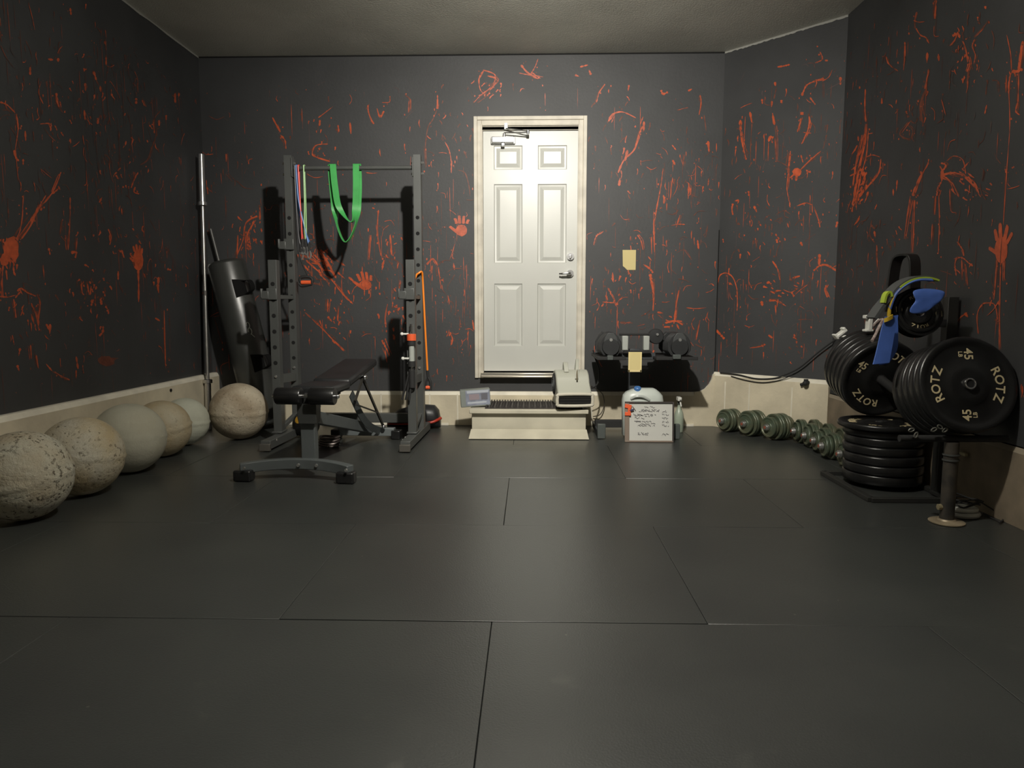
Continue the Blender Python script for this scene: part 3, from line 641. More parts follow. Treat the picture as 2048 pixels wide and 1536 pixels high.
g = G().box((.003, D - .02, .437), (.84, .10, .036)); g.box((.003, D - .075, .425), (.84, .03, .012))
link('threshold', g, mat('aluminium', (.70, .66, .58), .28, metal=.9), dr, True, bevel=.004)
g = G()  # casing around the doorway, kept on the wall surface
def casing(g, x0, x1, z0, z1, t):
    g.box(((x0 + x1) / 2, D - t / 2, (z0 + z1) / 2), (x1 - x0, t, z1 - z0))
cl, cr_, ct = -0.470, 0.466, 2.575
for (dx, t) in ((.0, .020), (.022, .014), (.045, .011)):
    pass
casing(g, cl, cl + .030, .408, ct, .022); casing(g, cl + .030, cl + .066, .408, ct - .03, .013); casing(g, cl + .060, cl + .072, .408, ct - .06, .018)
casing(g, cr_ - .030, cr_, .408, ct, .022); casing(g, cr_ - .066, cr_ - .030, .408, ct - .03, .013); casing(g, cr_ - .072, cr_ - .060, .408, ct - .06, .018)
casing(g, cl + .030, cr_ - .030, ct - .030, ct, .022); casing(g, cl + .066, cr_ - .066, ct - .066, ct - .030, .013); casing(g, cl + .072, cr_ - .072, ct - .075, ct - .063, .018)
struct(link('trim_1', g, CASE, bevel=.003))
# closer
cl_ = thing('door_closer', 'silver hydraulic door closer at the top left of white door', 'door closer', onY(1005, 280, D - .03))
a = onY(984, 280, D - .03); b = onY(1028, 280, D - .03)
g = G().box((a + b) / 2, (b.x - a.x, .05, .048)); g.cyl(((a.x + b.x) / 2 + .01, D - .03, a.z - .01), ((a.x + b.x) / 2 + .01, D - .03, a.z + .055), .012)
g.box(((a.x + b.x) / 2, D - .008, a.z), (b.x - a.x + .02, .026, .058)); g.box(((a.x + b.x) / 2 - .0, D - .03, a.z - .038), (.03, .03, .03))
link('body', g, CHROME, cl_, True, bevel=.006)
pv = Vector(((a.x + b.x) / 2 + .01, D - .035, a.z + .055)); e = onY(1056, 265, D - .09); br = onY(1012, 252, D - .03)
g = G().bar(pv, e, .02, .008); g.bar(e + Vector((0, 0, .01)), br + Vector((0, -.01, -.02)), .02, .008); g.cyl(e - Vector((0, 0, .012)), e + Vector((0, 0, .02)), .012)
link('arm', g, CHROME, cl_, True, bevel=.002)
g = G().box((br.x, D - .022, br.z), (.03, .03, .05)); link('bracket', g, CHROME, cl_, True, bevel=.003)
c = onY(1141, 513, D)
g = G().cyl((c.x, YF + .001, c.z), (c.x, D - .012, c.z), .033, .030, 24); g.cyl((c.x, D - .012, c.z), (c.x, D - .02, c.z), .014, .012); g.box((c.x, D - .028, c.z), (.010, .018, .034), (0, .3, 0))
link('deadbolt', g, CHROME, dr, True)
c = onY(1140, 547, D)
g = G().cyl((c.x, YF + .001, c.z), (c.x, D - .010, c.z), .033, .030, 24); g.cyl((c.x, D - .01, c.z), (c.x, D - .05, c.z), .011)
g.tube(smoothpts([(c.x, D - .05, c.z), (c.x - .03, D - .055, c.z), (c.x - .07, D - .05, c.z - .004), (c.x - .09, D - .04, c.z - .004)], 4), [.012] * 4 + [.010] * 5 + [.008] * 4, 10)
link('lever_handle', g, CHROME, dr, True)
# ================================================================== LEFT SIDE: stones, barbell, bag
SM = [stone_mat('stone_pitted', (.36, .30, .20), (.44, .42, .33), 1.0, 3), stone_mat('stone_sandy', (.42, .34, .20), (.46, .43, .34), .75, 11),
      stone_mat('stone_smooth', (.40, .38, .29), (.44, .43, .34), .10, 19), stone_mat('stone_tan', (.38, .31, .19), (.42, .38, .28), .35, 27),
      stone_mat('stone_pale', (.40, .40, .32), (.45, .46, .37), .08, 35), stone_mat('stone_rough', (.30, .24, .16), (.50, .44, .33), .65, 43)]
def stone(c, r, m, tilt, label, dents, ridge=.005, seed=0):
    n, k = 64, 40; prof = []
    for j in range(k + 1):
        a = pi * j / k; rr = r + (ridge if abs(j - k / 2) < 1 else 0) - (.0015 if 1 <= abs(j - k / 2) < 2.1 else 0)
        prof.append((max(1e-4, rr * sin(a)), -rr * cos(a)))
    g = G().lathe(prof, n, cap=False)
    rr = random.Random(seed); pits = []
    for _ in range(dents):
        v = Vector((rr.gauss(0, 1), rr.gauss(0, 1), rr.gauss(0, .6))).normalized(); pits.append((v, rr.uniform(.05, .12), rr.uniform(.002, .006)))
    for q, v in enumerate(g.v):
        d = v.normalized(); off = 0
        for pv, s, dp in pits:
            x = (d - pv).length
            if x < s: off -= dp * (1 - (x / s) ** 2)
        g.v[q] = v + d * off
    o = link('atlas_stone', g, m, smooth=60)
    o.location = c; o.rotation_euler = tilt
    tag(o, label, 'stone ball', 'round concrete lifting stones')
    return o
ST = [(-2.405, 3.199, .2114), (-2.413, 3.647, .2101), (-2.453, 4.166, .2113), (-2.499, 4.63, .190), (-2.54, 5.03, .173), (-2.238, 5.279, .2150)]
stone(ST[0], .2114, SM[0], (.10, -.12, .4), 'large pitted concrete stone ball nearest the camera, cut by the left frame edge', 36, seed=1)
stone(ST[1], .2101, SM[1], (.06, .10, 2.0), 'sandy pitted concrete stone ball, second from the camera along the left wall', 22, seed=2)
stone(ST[2], .2113, SM[2], (-.10, .05, 1.0), 'smooth grey concrete stone ball in the middle of the left wall row', 5, .0015, seed=3)
stone(ST[3], .190, SM[3], (.02, -.16, .5), 'tan concrete stone ball with a raised seam, fourth along the left wall', 8, .006, seed=4)
stone(ST[4], .173, SM[4], (.0, .05, .5), 'smallest pale concrete stone ball, farthest of the left wall row by the barbell', 3, .004, seed=5)
stone(ST[5], .2155, SM[5], (.05, .02, .8), 'rough concrete stone ball standing apart between the heavy bag and the rack', 26, .006, seed=6)

top = onY(402, 308, 5.80); bot = Vector((-2.655, 5.66, 0.0))
dv = (top - bot); L = dv.length; dn = dv.normalized()
bb = thing('barbell', 'bare chrome olympic barbell leaning upright in the left corner', 'barbell', bot, dv.to_track_quat('Z', 'Y').to_euler())
g = G().lathe([(.0145, .40), (.0145, L - .42)], 20); link('shaft', g, BARM, bb)
prof = [(.021, 0), (.025, .004), (.025, .385), (.026, .386), (.036, .388), (.036, .415), (.030, .42)]
link('sleeve', G().lathe(prof, 28), CHROME, bb)
link('sleeve', G().lathe([(r, L - z) for r, z in reversed(prof)], 28), CHROME, bb)
link('knurl_ring', G().lathe([(.0152, L * .5 - .02), (.0152, L * .5 + .02)], 20), mat('dark_knurl', (.15, .14, .13), .6, metal=.8), bb)

pt = onY(421, 458, 5.93)
pp = Vector((-2.33, 5.93, 0.02))
g = G().cyl(pp + (pt - pp) * .02, pt, .014)
tag(link('steel_pipe', g, mat('dull_pipe', (.10, .10, .095), .45, metal=.5)), 'thin grey pipe sticking up behind the black heavy bag', 'pipe')

# heavy bag
ba = Vector((-2.21, 5.775, .030)); bt = Vector((-2.512, 5.79, 1.385)); dv = bt - ba; L = dv.length
hb = thing('heavy_bag', 'black cylindrical heavy bag leaning against the wall behind the rough stone', 'punching bag', ba, dv.to_track_quat('Z', 'Y').to_euler())
rB = .150
g = G().lathe([(.03, 0), (rB - .03, .002), (rB - .008, .012), (rB, .035), (rB + .002, .40), (rB + .001, .9), (rB - .001, L - .03), (rB - .01, L - .008), (rB - .03, L), (.03, L - .004)], 48)
link('bag_body', g, mat('bag_vinyl', (.030, .032, .029), .36, var=.15, vs=3, bump=.10, bs=9, spec=1.0), hb, smooth=50)
Mh = world_mat(hb).inverted()
for k, (px, py) in enumerate([((452, 552), (492, 590)), ((487, 706), (528, 746))]):
    # strap patch wrapped over the face and a carrying loop standing off the right side
    c = Mh @ onY((px[0] + py[0]) / 2, (px[1] + py[1]) / 2, 5.50)
    zz = c.z; ac = math.atan2(c.y, c.x)
    g = G(); n = 9; w0 = .075
    pts = [(rB + .006 + .0 * i, ac - .02 + i * .08) for i in range(n)]
    P = [Vector((r * cos(a), r * sin(a), zz)) for r, a in pts]
    g.ribbon(P, [Vector((0, 0, w0 * (1 - .03 * i))) for i in range(n)], .006)
    a2 = ac + .55
    loop = smoothpts([Vector(((rB + .005) * cos(a2), (rB + .005) * sin(a2), zz + .05)), Vector(((rB + .06) * cos(a2 + .1), (rB + .06) * sin(a2 + .1), zz + .04)),
                      Vector(((rB + .065) * cos(a2 + .12), (rB + .065) * sin(a2 + .12), zz - .03)), Vector(((rB + .004) * cos(a2), (rB + .004) * sin(a2), zz - .06))], 5)
    tv = Vector((-sin(a2), cos(a2), 0)) * .022
    g.ribbon(loop, [tv] * len(loop), .005)
    link('strap_handle', g, mat('strap_black', (.004, .004, .004), .85, spec=.2), hb)
c = Mh @ onY(511, 652, 5.52); ac = math.atan2(c.y, c.x)
g = G()
M = Matrix.Translation((0, 0, c.z)) @ Matrix.Rotation(ac, 4, 'Z') @ Matrix.Translation((rB + .0035, 0, 0)) @ Matrix.Rotation(pi / 2, 4, 'Y')
for (x, y, s) in [(-.030, 0, .024), (.020, .004, .026)]:
    pts = [Vector((x + s * cos(t), y + s * .55 * sin(t), 0)) for t in [i * 2 * pi / 14 for i in range(12)]]
    g.tube([M @ q for q in pts], .0035, 6)
g.tube([M @ Vector(q) for q in [(.045, .01, 0), (.075, .03, 0)]], .003, 6)
link('emblem', g, mat('faded_print', (.50, .52, .48), .6), hb)

# ================================================================== SQUAT RACK
RX0, RX1, YT, YFp = -1.826, -.850, 5.40, 5.14
rk = thing('squat_rack', 'grey half rack with a pull-up bar, standing in front of the wall left of door', 'power rack', (-1.365, 5.3, 0))
HT, HF = 2.145, 1.352
for x, sx in ((RX0, -1), (RX1, 1)):
    xf = x - .050 if sx < 0 else x - .020
    g = G().box((x, YT, (HT + .075) / 2), (.056, .075, HT - .075))
    g.mi(1)
    z = .62
    while z < 1.70:
        if abs(z - 1.50) > .03: g.cyl((x, YT - .0385, z), (x, YT - .036, z), .0145, n=16)
        z += .118
    link('tall_upright', g, [STEEL, HOLE], rk, True, bevel=.003)
    g = G().box((xf, YFp, (HF + .075) / 2), (.062, .070, HF - .075)); g.mi(1)
    z = .60
    while z < 1.28:
        g.cyl((xf, YFp - .036, z), (xf, YFp - .033, z), .016, n=16); z += .1155
    link('short_upright', g, [STEEL, HOLE], rk, True, bevel=.003)
    xb = (x + xf) / 2
    g = G().bar((xf + (.02 if sx < 0 else .0), 4.80, .045), (x, 5.66, .045), .070, .060)
    link('base_rail', g, STEEL, rk, True, bevel=.003)
    g = G().box((xf + (.02 if sx < 0 else .0), 4.79, .030), (.078, .030, .050)); link('end_cap', g, mat('worn_cap', (.07, .065, .055), .6), rk, True, bevel=.004)
    for z, hh in ((1.085, .028), (.475, .065)):
        g = G().bar((xf, YFp + .035, z), (x, YT - .037, z), .032, hh)
        link('side_brace', g, STEEL, rk, True, bevel=.002)
    # j hook on the short upright, bracket on the tall one
    for (bx, by, bz, nm) in (((xf, YFp - .045, 1.105, 'j_hook'), (x, YT - .048, 1.485, 'j_hook')) if sx < 0 else ((xf, YFp - .045, 1.105, 'j_hook'),)):
        g = G().box((bx - .005, by, bz), (.078, .016, .085)); g.box((bx - .055, by + .0, bz - .008), (.060, .022, .060)); g.box((bx - .08, by - .0, bz + .005), (.016, .03, .07))
        link(nm, g, STEEL, rk, True, bevel=.006)
    for (bx, by, z) in ((xf, YFp - .036, .500), (xf, YFp - .036, .398), (x, YT - .0385, .545)):
        link('bolt', G().cyl((bx, by, z), (bx, by - .009, z), .011, .009, 6), ZINC, rk, True)
    for z in (HT - .055, HT - .135):
        link('bolt', G().cyl((x - .048, YT, z), (x + .048, YT, z), .009, n=6), ZINC, rk, True)
    for yy in (4.92, 5.02): link('bolt', G().cyl((xf + .01, yy, .06), (xf + .01 + (.05 if sx < 0 else -.05), yy, .06), .011, n=6), ZINC, rk, True)
    g = G().box((xf, YFp, .085), (.075, .13, .012)); g.bar((xf, YFp + .03, .10), (x, YT - .03, .18), .03, .03)
    link('gusset', g, STEEL, rk, True, bevel=.003)
PBZ = onY(700, 336, YT).z
link('pull_up_bar', G().cyl((RX0 + .025, YT, PBZ), (RX1 - .025, YT, PBZ), .016, n=20), STEEL, rk, True)
for x in (RX0 + .032, RX1 - .032): link('bar_flange', G().box((x, YT, PBZ), (.008, .09, .14)), STEEL, rk, True, bevel=.002)
link('rear_crossbar', G().box(((RX0 + RX1) / 2, 5.62, .115), (RX1 - RX0 - .07, .06, .075)), STEEL, rk, True, bevel=.003)

# --- green loop band draped over the bar in two places
def P_(x, y, Y): return onY(x, y, Y)
def uband(xl, xr, xm, ybot, Yd):
    zb = onY(690, ybot, YT).z
    return [Vector((xl, YT + Yd, PBZ)), Vector((xl + (xm - xl) * .10, YT + Yd, PBZ - (PBZ - zb) * .35)), Vector((xl + (xm - xl) * .32, YT + Yd, PBZ - (PBZ - zb) * .74)),
            Vector((xm, YT + Yd, zb)), Vector((xr - (xr - xm) * .28, YT + Yd, PBZ - (PBZ - zb) * .76)), Vector((xr - (xr - xm) * .03, YT + Yd, PBZ - (PBZ - zb) * .36)), Vector((xr, YT + Yd, PBZ))]
xl, xr = onY(664, 336, YT).x, onY(713, 336, YT).x
front = uband(xl + .012, xr, onY(704, 445, YT).x, 445, -.021); back = uband(xl - .012, xr + .01, onY(690, 484, YT).x, 484, .021)
up = Vector((0, 0, .021))
tot = smoothpts([front[0] + Vector((0, .006, .012))] + front[1:-1] + [front[-1] + Vector((0, .006, .012)), front[-1] + Vector((0, .021, .021)), back[-1] + Vector((0, -.006, .012))] + back[-2:0:-1] + [back[0] + Vector((0, -.006, .012)), front[0] + Vector((-.006, .021, .021))], 8, True)
wv = []
for q in tot:
    zb = onY(690, 445 if q.y < YT else 484, YT).z
    z_a, z_b = onY(690, 405, YT).z, onY(690, 446, YT).z
    u = min(1, max(0, (z_a - q.z) / (z_a - z_b))); u = u * u * (3 - 2 * u) * .97
    v = Vector((cos(u * pi / 2), sin(u * pi / 2) * .9, 0)) * .0235
    wv.append(v)
g = G().ribbon(tot, wv, .0045, True)
tag(link('loop_band', g, GREENB, smooth=50), 'wide green loop band draped over the pull-up bar in two places', 'resistance band')

# --- exercise tubes hanging from the bar by the left upright
def etube(name, x0, y0, pts, m, label, r=.0055, clip=(0, 0)):
    pts = [onY(a, b, YT - .03 - (.0 if i else -.03)) for i, (a, b) in enumerate(pts)]
    e = pts[-1]
    t = thing(name, label, 'resistance tube', e)
    rng = [Vector((pts[0].x, YT + .022 * cos(a), PBZ + .022 * sin(a))) for a in [pi * 1.1 - i * pi * .22 for i in range(6)]]
    back_ = [Vector((pts[0].x - .008, YT + .024, PBZ - .03)), Vector((pts[0].x - .006, YT + .022, e.z + .25)), Vector((e.x - .006, YT + .012, e.z + .02))]
    link('tube', G().tube(smoothpts(pts[::-1][:-1] + [Vector((pts[0].x, YT - .022, PBZ))] + rng[1:] + back_, 4), r, 8), m, t, True)
    link('cuff', G().cyl(e + Vector((0, .006, .01)), e + Vector((.002, 0, -.055)), .011, .009, 10), MATTE, t, True)
    ce = e + Vector((.003, 0, -.08))
    link('carabiner', G().tube([ce + Vector((.013 * cos(a) * 1, 0, .030 * sin(a))) for a in [i * 2 * pi / 12 for i in range(12)]], .0055, 6, True), ZINC, t, True)
    return t
GT = 'exercise tubes hanging together from the left end of the pull-up bar'
etube('exercise_tube', 0, 0, [(591, 336), (592, 400), (597, 470), (601, 490)], mat('black_tube', (.02, .02, .025), .4), 'black exercise tube nearest the left upright, hanging from the pull-up bar')['group'] = GT
etube('exercise_tube', 0, 0, [(594, 336), (597, 400), (608, 450), (617, 488)], BLUET, 'blue exercise tube hanging from the pull-up bar beside the red one')['group'] = GT
etube('exercise_tube', 0, 0, [(598, 336), (600, 400), (603, 450), (604, 480)], REDT, 'red exercise tube hanging from the left end of the pull-up bar')['group'] = GT
etube('exercise_tube', 0, 0, [(609, 336), (609, 400), (609, 450), (611, 480)], GREENT, 'light green exercise tube hanging from the pull-up bar, right of the red one')['group'] = GT
# handle hooked on the upright under the tubes
h = onY(612, 565, YT - .055)
t = thing('tube_handle', 'black and orange foam handle hanging beside the left tall upright', 'handle', h)
link('grip', G().cyl(h + Vector((-.035, 0, 0)), h + Vector((.040, 0, 0)), .016, n=14), ORED, t, True)
g = G().tube(smoothpts([h + Vector((-.04, 0, 0)), h + Vector((-.045, 0, .03)), h + Vector((-.02, 0, .042)), h + Vector((.03, 0, .04)), h + Vector((.05, 0, .02)), h + Vector((.045, 0, 0))], 5), .013, 8)
g.tube(smoothpts([h + Vector((.045, 0, -.012)), h + Vector((-.03, 0, -.026)), h + Vector((-.05, 0, -.01))], 5), .011, 8)
link('webbing', g, MATTE, t, True)
g = G().tube(smoothpts([h + Vector((.02, 0, .04)), onY(606, 530, YT - .05), onY(600, 515, YT - .045), onY(597, 500, YT - .04)], 6), .006, 8)
link('cord', g, MATTE, t, True)
# orange tube on the right upright
xo = RX1
z0 = onY(843, 545, YT).z; zz1 = onY(857, 745, YT - .02)
t = thing('exercise_tube', 'long orange exercise tube looped over the right tall upright hook', 'resistance tube', zz1)
P = [onY(830, 705, YT - .10), onY(830, 640, YT - .10), onY(829, 570, YT - .09), onY(832, 552, YT - .075), onY(838, 546, YT - .075), onY(844, 545, YT - .06), onY(846, 570, YT - .03), onY(850, 650, YT - .03), onY(855, 742, YT - .03)]
link('tube', G().tube(smoothpts(P, 5), .0075, 10), ORANGE, t, True)
e = P[-1]
g = G().cyl(e + Vector((0, 0, .005)), e + Vector((.004, 0, -.05)), .012, .011, 10); g.tube(smoothpts([e + Vector((.004, 0, -.05)), e + Vector((.022, 0, -.09)), e + Vector((.020, 0, -.15))], 4), .012, 8)
g.tube(smoothpts([e + Vector((.004, 0, -.05)), e + Vector((-.012, 0, -.09)), e + Vector((-.010, 0, -.15))], 4), .008, 8)
link('strap', g, MATTE, t, True)
e2 = onY(857, 775, YT - .03)
link('handle_end', G().cyl(e2 + Vector((-.02, 0, 0)), e2 + Vector((.012, 0, 0)), .015, n=12), ORED, t, True)
# folded tripod hung on the front of the right short upright
c = onY(822, 640, YFp - .07); xq = c.x; YQ = YFp - .062
def zz(y): return onY(822, y, YQ).z
t = thing('folded_tripod', 'slim black and silver folded tripod with an orange collar on the right short upright', 'tripod', (xq, YQ, zz(800)))
link('column', G().cyl((xq - .002, YQ, zz(770)), (xq, YQ, zz(648)), .011, n=14), CHROME, t, True)
link('orange_collar', G().cyl((xq, YQ, zz(681)), (xq, YQ, zz(668)), .034, n=20), ORED, t, True)
for (ya, yb_, rr_) in ((690, 682, .030), (733, 722, .028), (775, 740, .024)): link('joint', G().cyl((xq, YQ, zz(ya)), (xq, YQ, zz(yb_)), rr_, n=16), MATTE, t, True)
link('grey_sleeve', G().cyl((xq, YQ, zz(722)), (xq, YQ, zz(690)), .020, n=16), GREYP, t, True)
for dx in (-1, 0, 1):
    link('leg', G().cyl((xq + dx * .010, YQ + .0, zz(735)), (xq - .05 + .028 * dx, YQ - .01 * dx, zz(800)), .008, n=8), MATTE, t, True)
for (px, py) in ((804, 668), (806, 717)):
    q = onY(px, py, YQ); g = G().cyl((xq - .02, YQ, q.z), (q.x + .01, YQ, q.z), .007, n=8); g.sph((q.x, YQ - .003, q.z), .013, 14, 8)
    link('knob', g, WHITEP, t, True)

# ================================================================== BENCH
bn = thing('weight_bench', 'black padded adjustable bench with grey frame and foam leg rollers', 'bench', (-1.300, 4.06, 0), (0, 0, -.055))
arc = [Vector((x, -.135 + .11 * (1 - (x / .36) ** 2) ** .9 if abs(x) < .36 else -.135, .088 - .02 * (abs(x) / .36) ** 2)) for x in [-.33 + .66 * i / 16 for i in range(17)]]
arc = [v - Vector((.055, 0, 0)) for v in arc]
g = G().ribbon(arc, [Vector((0, 0, .030))] * 17, .05); link('front_foot_tube', g, BENCHG, bn, bevel=.004)
for sx in (-1, 1):
    g = G().box((sx * .305 - .055, -.115, .033), (.105, .075, .066)); link('rubber_foot', g, BLK, bn, bevel=.010)
for x in (-.055, .055): link('bolt', G().cyl((x, -.055, .085), (x, -.068, .085), .011, .009, 10), ZINC, bn)
for x in (-.30, .30): link('bolt', G().cyl((x - .035, -.16, .085), (x - .035, -.170, .085), .009, .008, 10), ZINC, bn)
g = G().box((-.012, .02, .225), (.086, .060, .30)); link('front_post', g, BENCHG, bn, bevel=.005)
g = G().prism([(-.05, -.12), (.05, -.12), (.058, -.06), (.058, .0), (-.058, .0), (-.058, -.08)], -.04, .04, Matrix.Translation((-.005, .005, .445)) @ Matrix.Rotation(pi / 2, 4, 'X'))
link('post_bracket', g, mat('dark_bracket', (.035, .037, .035), .45), bn, bevel=.004)
g = G().box((0, .03, .455), (.10, .06, .09)); link('roller_mount', g, MATTE, bn, bevel=.006)
for sx in (-1, 1):
    xa, xb = (.022, .175) if sx > 0 else (-.180, -.025)
    g = G().lathe([(.02, 0), (.046, .002), (.050, .008), (.050, xb - xa - .008), (.046, xb - xa - .002), (.02, xb - xa)], 28, Matrix.Translation((xa, -.045, .492)) @ Matrix.Rotation(pi / 2, 4, 'Y'))
    link('foam_roller', g, BLK, bn)
g = G().cyl((-.19, -.045, .492), (.19, -.045, .492), .012, n=14); g.sph((-.192, -.045, .492), .013, 12, 8); g.sph((.188, -.045, .492), .013, 12, 8)
link('roller_axle', g, CHROME, bn)
g = G().box((-.02, .27, .505), (.27, .33, .055)); link('seat_pad', g, VINYL, bn, bevel=.018)
g = G().bar((-.02, .45, .515), (-.035, 1.16, .600), .25, .055); link('back_pad', g, VINYL, bn, bevel=.018)
g = G().bar((0, .03, .36), (0, 1.22, .085), .055, .075); link('main_beam', g, BENCHG, bn, bevel=.004)
g = G().bar((0, .10, .445), (0, .50, .465), .05, .05); g.bar((0, .46, .465), (0, 1.08, .54), .045, .045); link('pad_rail', g, MATTE, bn, bevel=.003)
P = smoothpts([(.045, .66, .42), (.05, .76, .32), (.055, .88, .22), (.065, 1.04, .13), (.085, 1.23, .065)], 5)
g = G().ribbon(P, [Vector((.012, -.0, .024))] * len(P), .012); link('adjustment_arc', g, BENCHG, bn)
g = G().bar((.085, .80, .515), (.07, .66, .37), .012, .018); link('support_strut', g, mat('strut_black', (.03, .028, .024), .4), bn)
g = G().bar((.085, .80, .515), (.12, 1.20, .10), .012, .020); link('support_strut', g, MATS['strut_black'], bn)
g = G().cyl((-.10, .80, .515), (.10, .80, .515), .012); g.sph((.10, .80, .520), .020, 12, 8); link('pivot_pin', g, CHROME, bn)
link('pivot_pin', G().sph((.122, 1.19, .105), .016, 12, 8), CHROME, bn)
g = G().bar((.07, .68, .345), (.118, 1.05, .235), .008, .010); link('linkage_rod', g, MATS['strut_black'], bn)
g = G().box((-.03, 1.26, .055), (.44, .065, .060)); link('rear_foot_tube', g, mat('rear_foot_grey', (.17, .19, .19), .4, metal=.2), bn, bevel=.004)
for x in (-.27, .205): link('rubber_foot', G().box((x, 1.26, .035), (.07, .085, .070)), BLK, bn, bevel=.008)

# medicine ball under the bench, coil, gym bag
c = onY(612, 832, 5.35); mb_ = thing('medicine_ball', 'small black medicine ball with a yellow patch, behind the bench post', 'ball', (c.x, 5.35, .105))
link('ball_body', G().sph((c.x, 5.35, .105), .105, 32, 20), BLK, mb_, True)
link('yellow_patch', G().lathe([(.0001, .1065), (.02, .1045), (.034, .0995)], 20, Matrix.Translation((c.x, 5.35, .105)) @ Euler((.95, -.55, 0)).to_matrix().to_4x4(), cap=False), mat('ochre', (.40, .22, .02), .5), mb_, True)
c = onY(635, 838, 5.0)
g = G()
for k in range(4): 
    ph = k * .7
    g.tube([Vector((-1.46 + .07 * cos(a), 4.98 + .05 * sin(a) + .01 * k, .012 + .018 * k + .004 * sin(a * 2 + ph))) for a in [i * 2 * pi / 20 for i in range(20)]], .009, 6, True)
tag(link('chain_coil', g, mat('tarnished_chain', (.12, .10, .09), .4, metal=.6)), 'coiled dark chain lying on the floor under the bench', 'chain')
gb = thing('gym_bag', 'black bag with red piping lying on the floor behind the right rack upright', 'bag', (-.94, 5.80, 0))
def bagsec(x, s): 
    return [Vector((x, 5.81 + .10 * s * cos(a) * (1 if abs(cos(a)) < .9 else .95), .098 * s + .002 + .095 * s * sin(a))) for a in [i * 2 * pi / 20 for i in range(20)]]
g = G(); secs = [(-1.20, .25), (-1.17, .55), (-1.10, .80), (-1.0, .95), (-.88, 1.03), (-.80, 1.0), (-.765, .8), (-.75, .4)]
vs = []
for x, s in secs: vs += bagsec(x, s)
fs = [tuple(range(19, -1, -1)), tuple((len(secs) - 1) * 20 + i for i in range(20))]
for j in range(len(secs) - 1):
    for i in range(20): k = (i + 1) % 20; fs.append((j * 20 + i, j * 20 + k, (j + 1) * 20 + k, (j + 1) * 20 + i))
g.add(vs, fs); link('bag_body', g, VINYL, gb, True, smooth=60)
P = smoothpts([(-1.19, 5.755, .04), (-1.05, 5.715, .045), (-.90, 5.70, .055), (-.81, 5.70, .065), (-.765, 5.735, .08), (-.748, 5.79, .085)], 5)
link('red_piping', G().tube(P, [.004 + .010 * i / 25 for i in range(26)], 8), mat('red_piping', (.42, .03, .012), .5), gb, True)
link('zip_pull', G().box((-.945, 5.700, .155), (.03, .008, .05)), CHROME, gb, True, bevel=.003)

# ================================================================== DOORWAY STEP AND WHAT STANDS ON IT
ST_Z = .222
st = thing('step', 'cream wooden step box with a flared toe board below the white door', 'step', (0, 5.68, 0))
sx0, sx1, sy0 = -.47, .455, 5.365
g = G().box(((sx0 + sx1) / 2, (sy0 + 5.945) / 2, ST_Z - .017), (sx1 - sx0, 5.945 - sy0, .034)); link('tread', g, mat('step_paint', (.50, .47, .37), .5, var=.1, vs=5), st, True, bevel=.006)
g = G().box(((sx0 + sx1) / 2, sy0 + .30, .11), (sx1 - sx0 - .035, .52, ST_Z - .04)); link('riser_box', g, MATS['step_paint'], st, True, bevel=.003)
a = sx0 + .012; b = sx1 - .012
vs = [(a - .012, sy0 - .075, .004), (b + .012, sy0 - .075, .004), (b, sy0 + .020, .066), (a, sy0 + .020, .066), (a - .012, sy0 - .06, 0), (b + .012, sy0 - .06, 0), (b, sy0 + .038, .004), (a, sy0 + .038, .004)]
g = G().add(vs, [(0, 1, 2, 3), (4, 7, 6, 5), (0, 4, 5, 1), (1, 5, 6, 2), (2, 6, 7, 3), (3, 7, 4, 0)]); link('toe_board', g, MATS['step_paint'], st, True, bevel=.002)
# ribbed boot mat
m0 = onZ(970, 817, ST_Z); g = G(); x0, x1 = m0.x, .41; y0, y1 = 5.405, 5.80
g.box(((x0 + x1) / 2, (y0 + y1) / 2, ST_Z + .004), (x1 - x0, y1 - y0, .008))
nr = 34
for i in range(nr):
    x = x0 + .012 + (x1 - x0 - .024) * i / (nr - 1); g.mi(i % 2)
    g.box((x, (y0 + y1) / 2, ST_Z + .014), (.0085, y1 - y0 - .006, .014))
tag(link('boot_mat', g, [mat('mat_brown', (.030, .025, .022), .7), mat('mat_rib', (.075, .068, .06), .6)]), 'dark ribbed rubber mat lying on the cream step', 'mat')
# carton with printed label
cb = thing('carton', 'small tilted box with a blue and grey printed label on the left end of step', 'box', (-.43, 5.52, ST_Z), (0, -.06, .13))
LAB = mat('label_greyblue', (.22, .24, .30), .4, var=.25, vs=14)
link('box_body', G().box((0, 0, .075), (.235, .10, .135), (0, 0, 0)), mat('box_grey', (.20, .22, .20), .5), cb, bevel=.004)
g = G().box((.018, -.051, .078), (.19, .002, .118)); g.mi(1).box((.02, -.0525, .125), (.17, .002, .02)); g.mi(2).box((-.01, -.0525, .085), (.08, .002, .045)); g.mi(3).box((.07, -.0525, .085), (.05, .002, .05)); g.mi(1).box((.01, -.0525, .040), (.15, .002, .014))
link('printed_label', g, [LAB, mat('label_light', (.42, .45, .50), .4), mat('label_mauve', (.27, .22, .24), .4), mat('label_dark', (.13, .13, .15), .4)], cb)
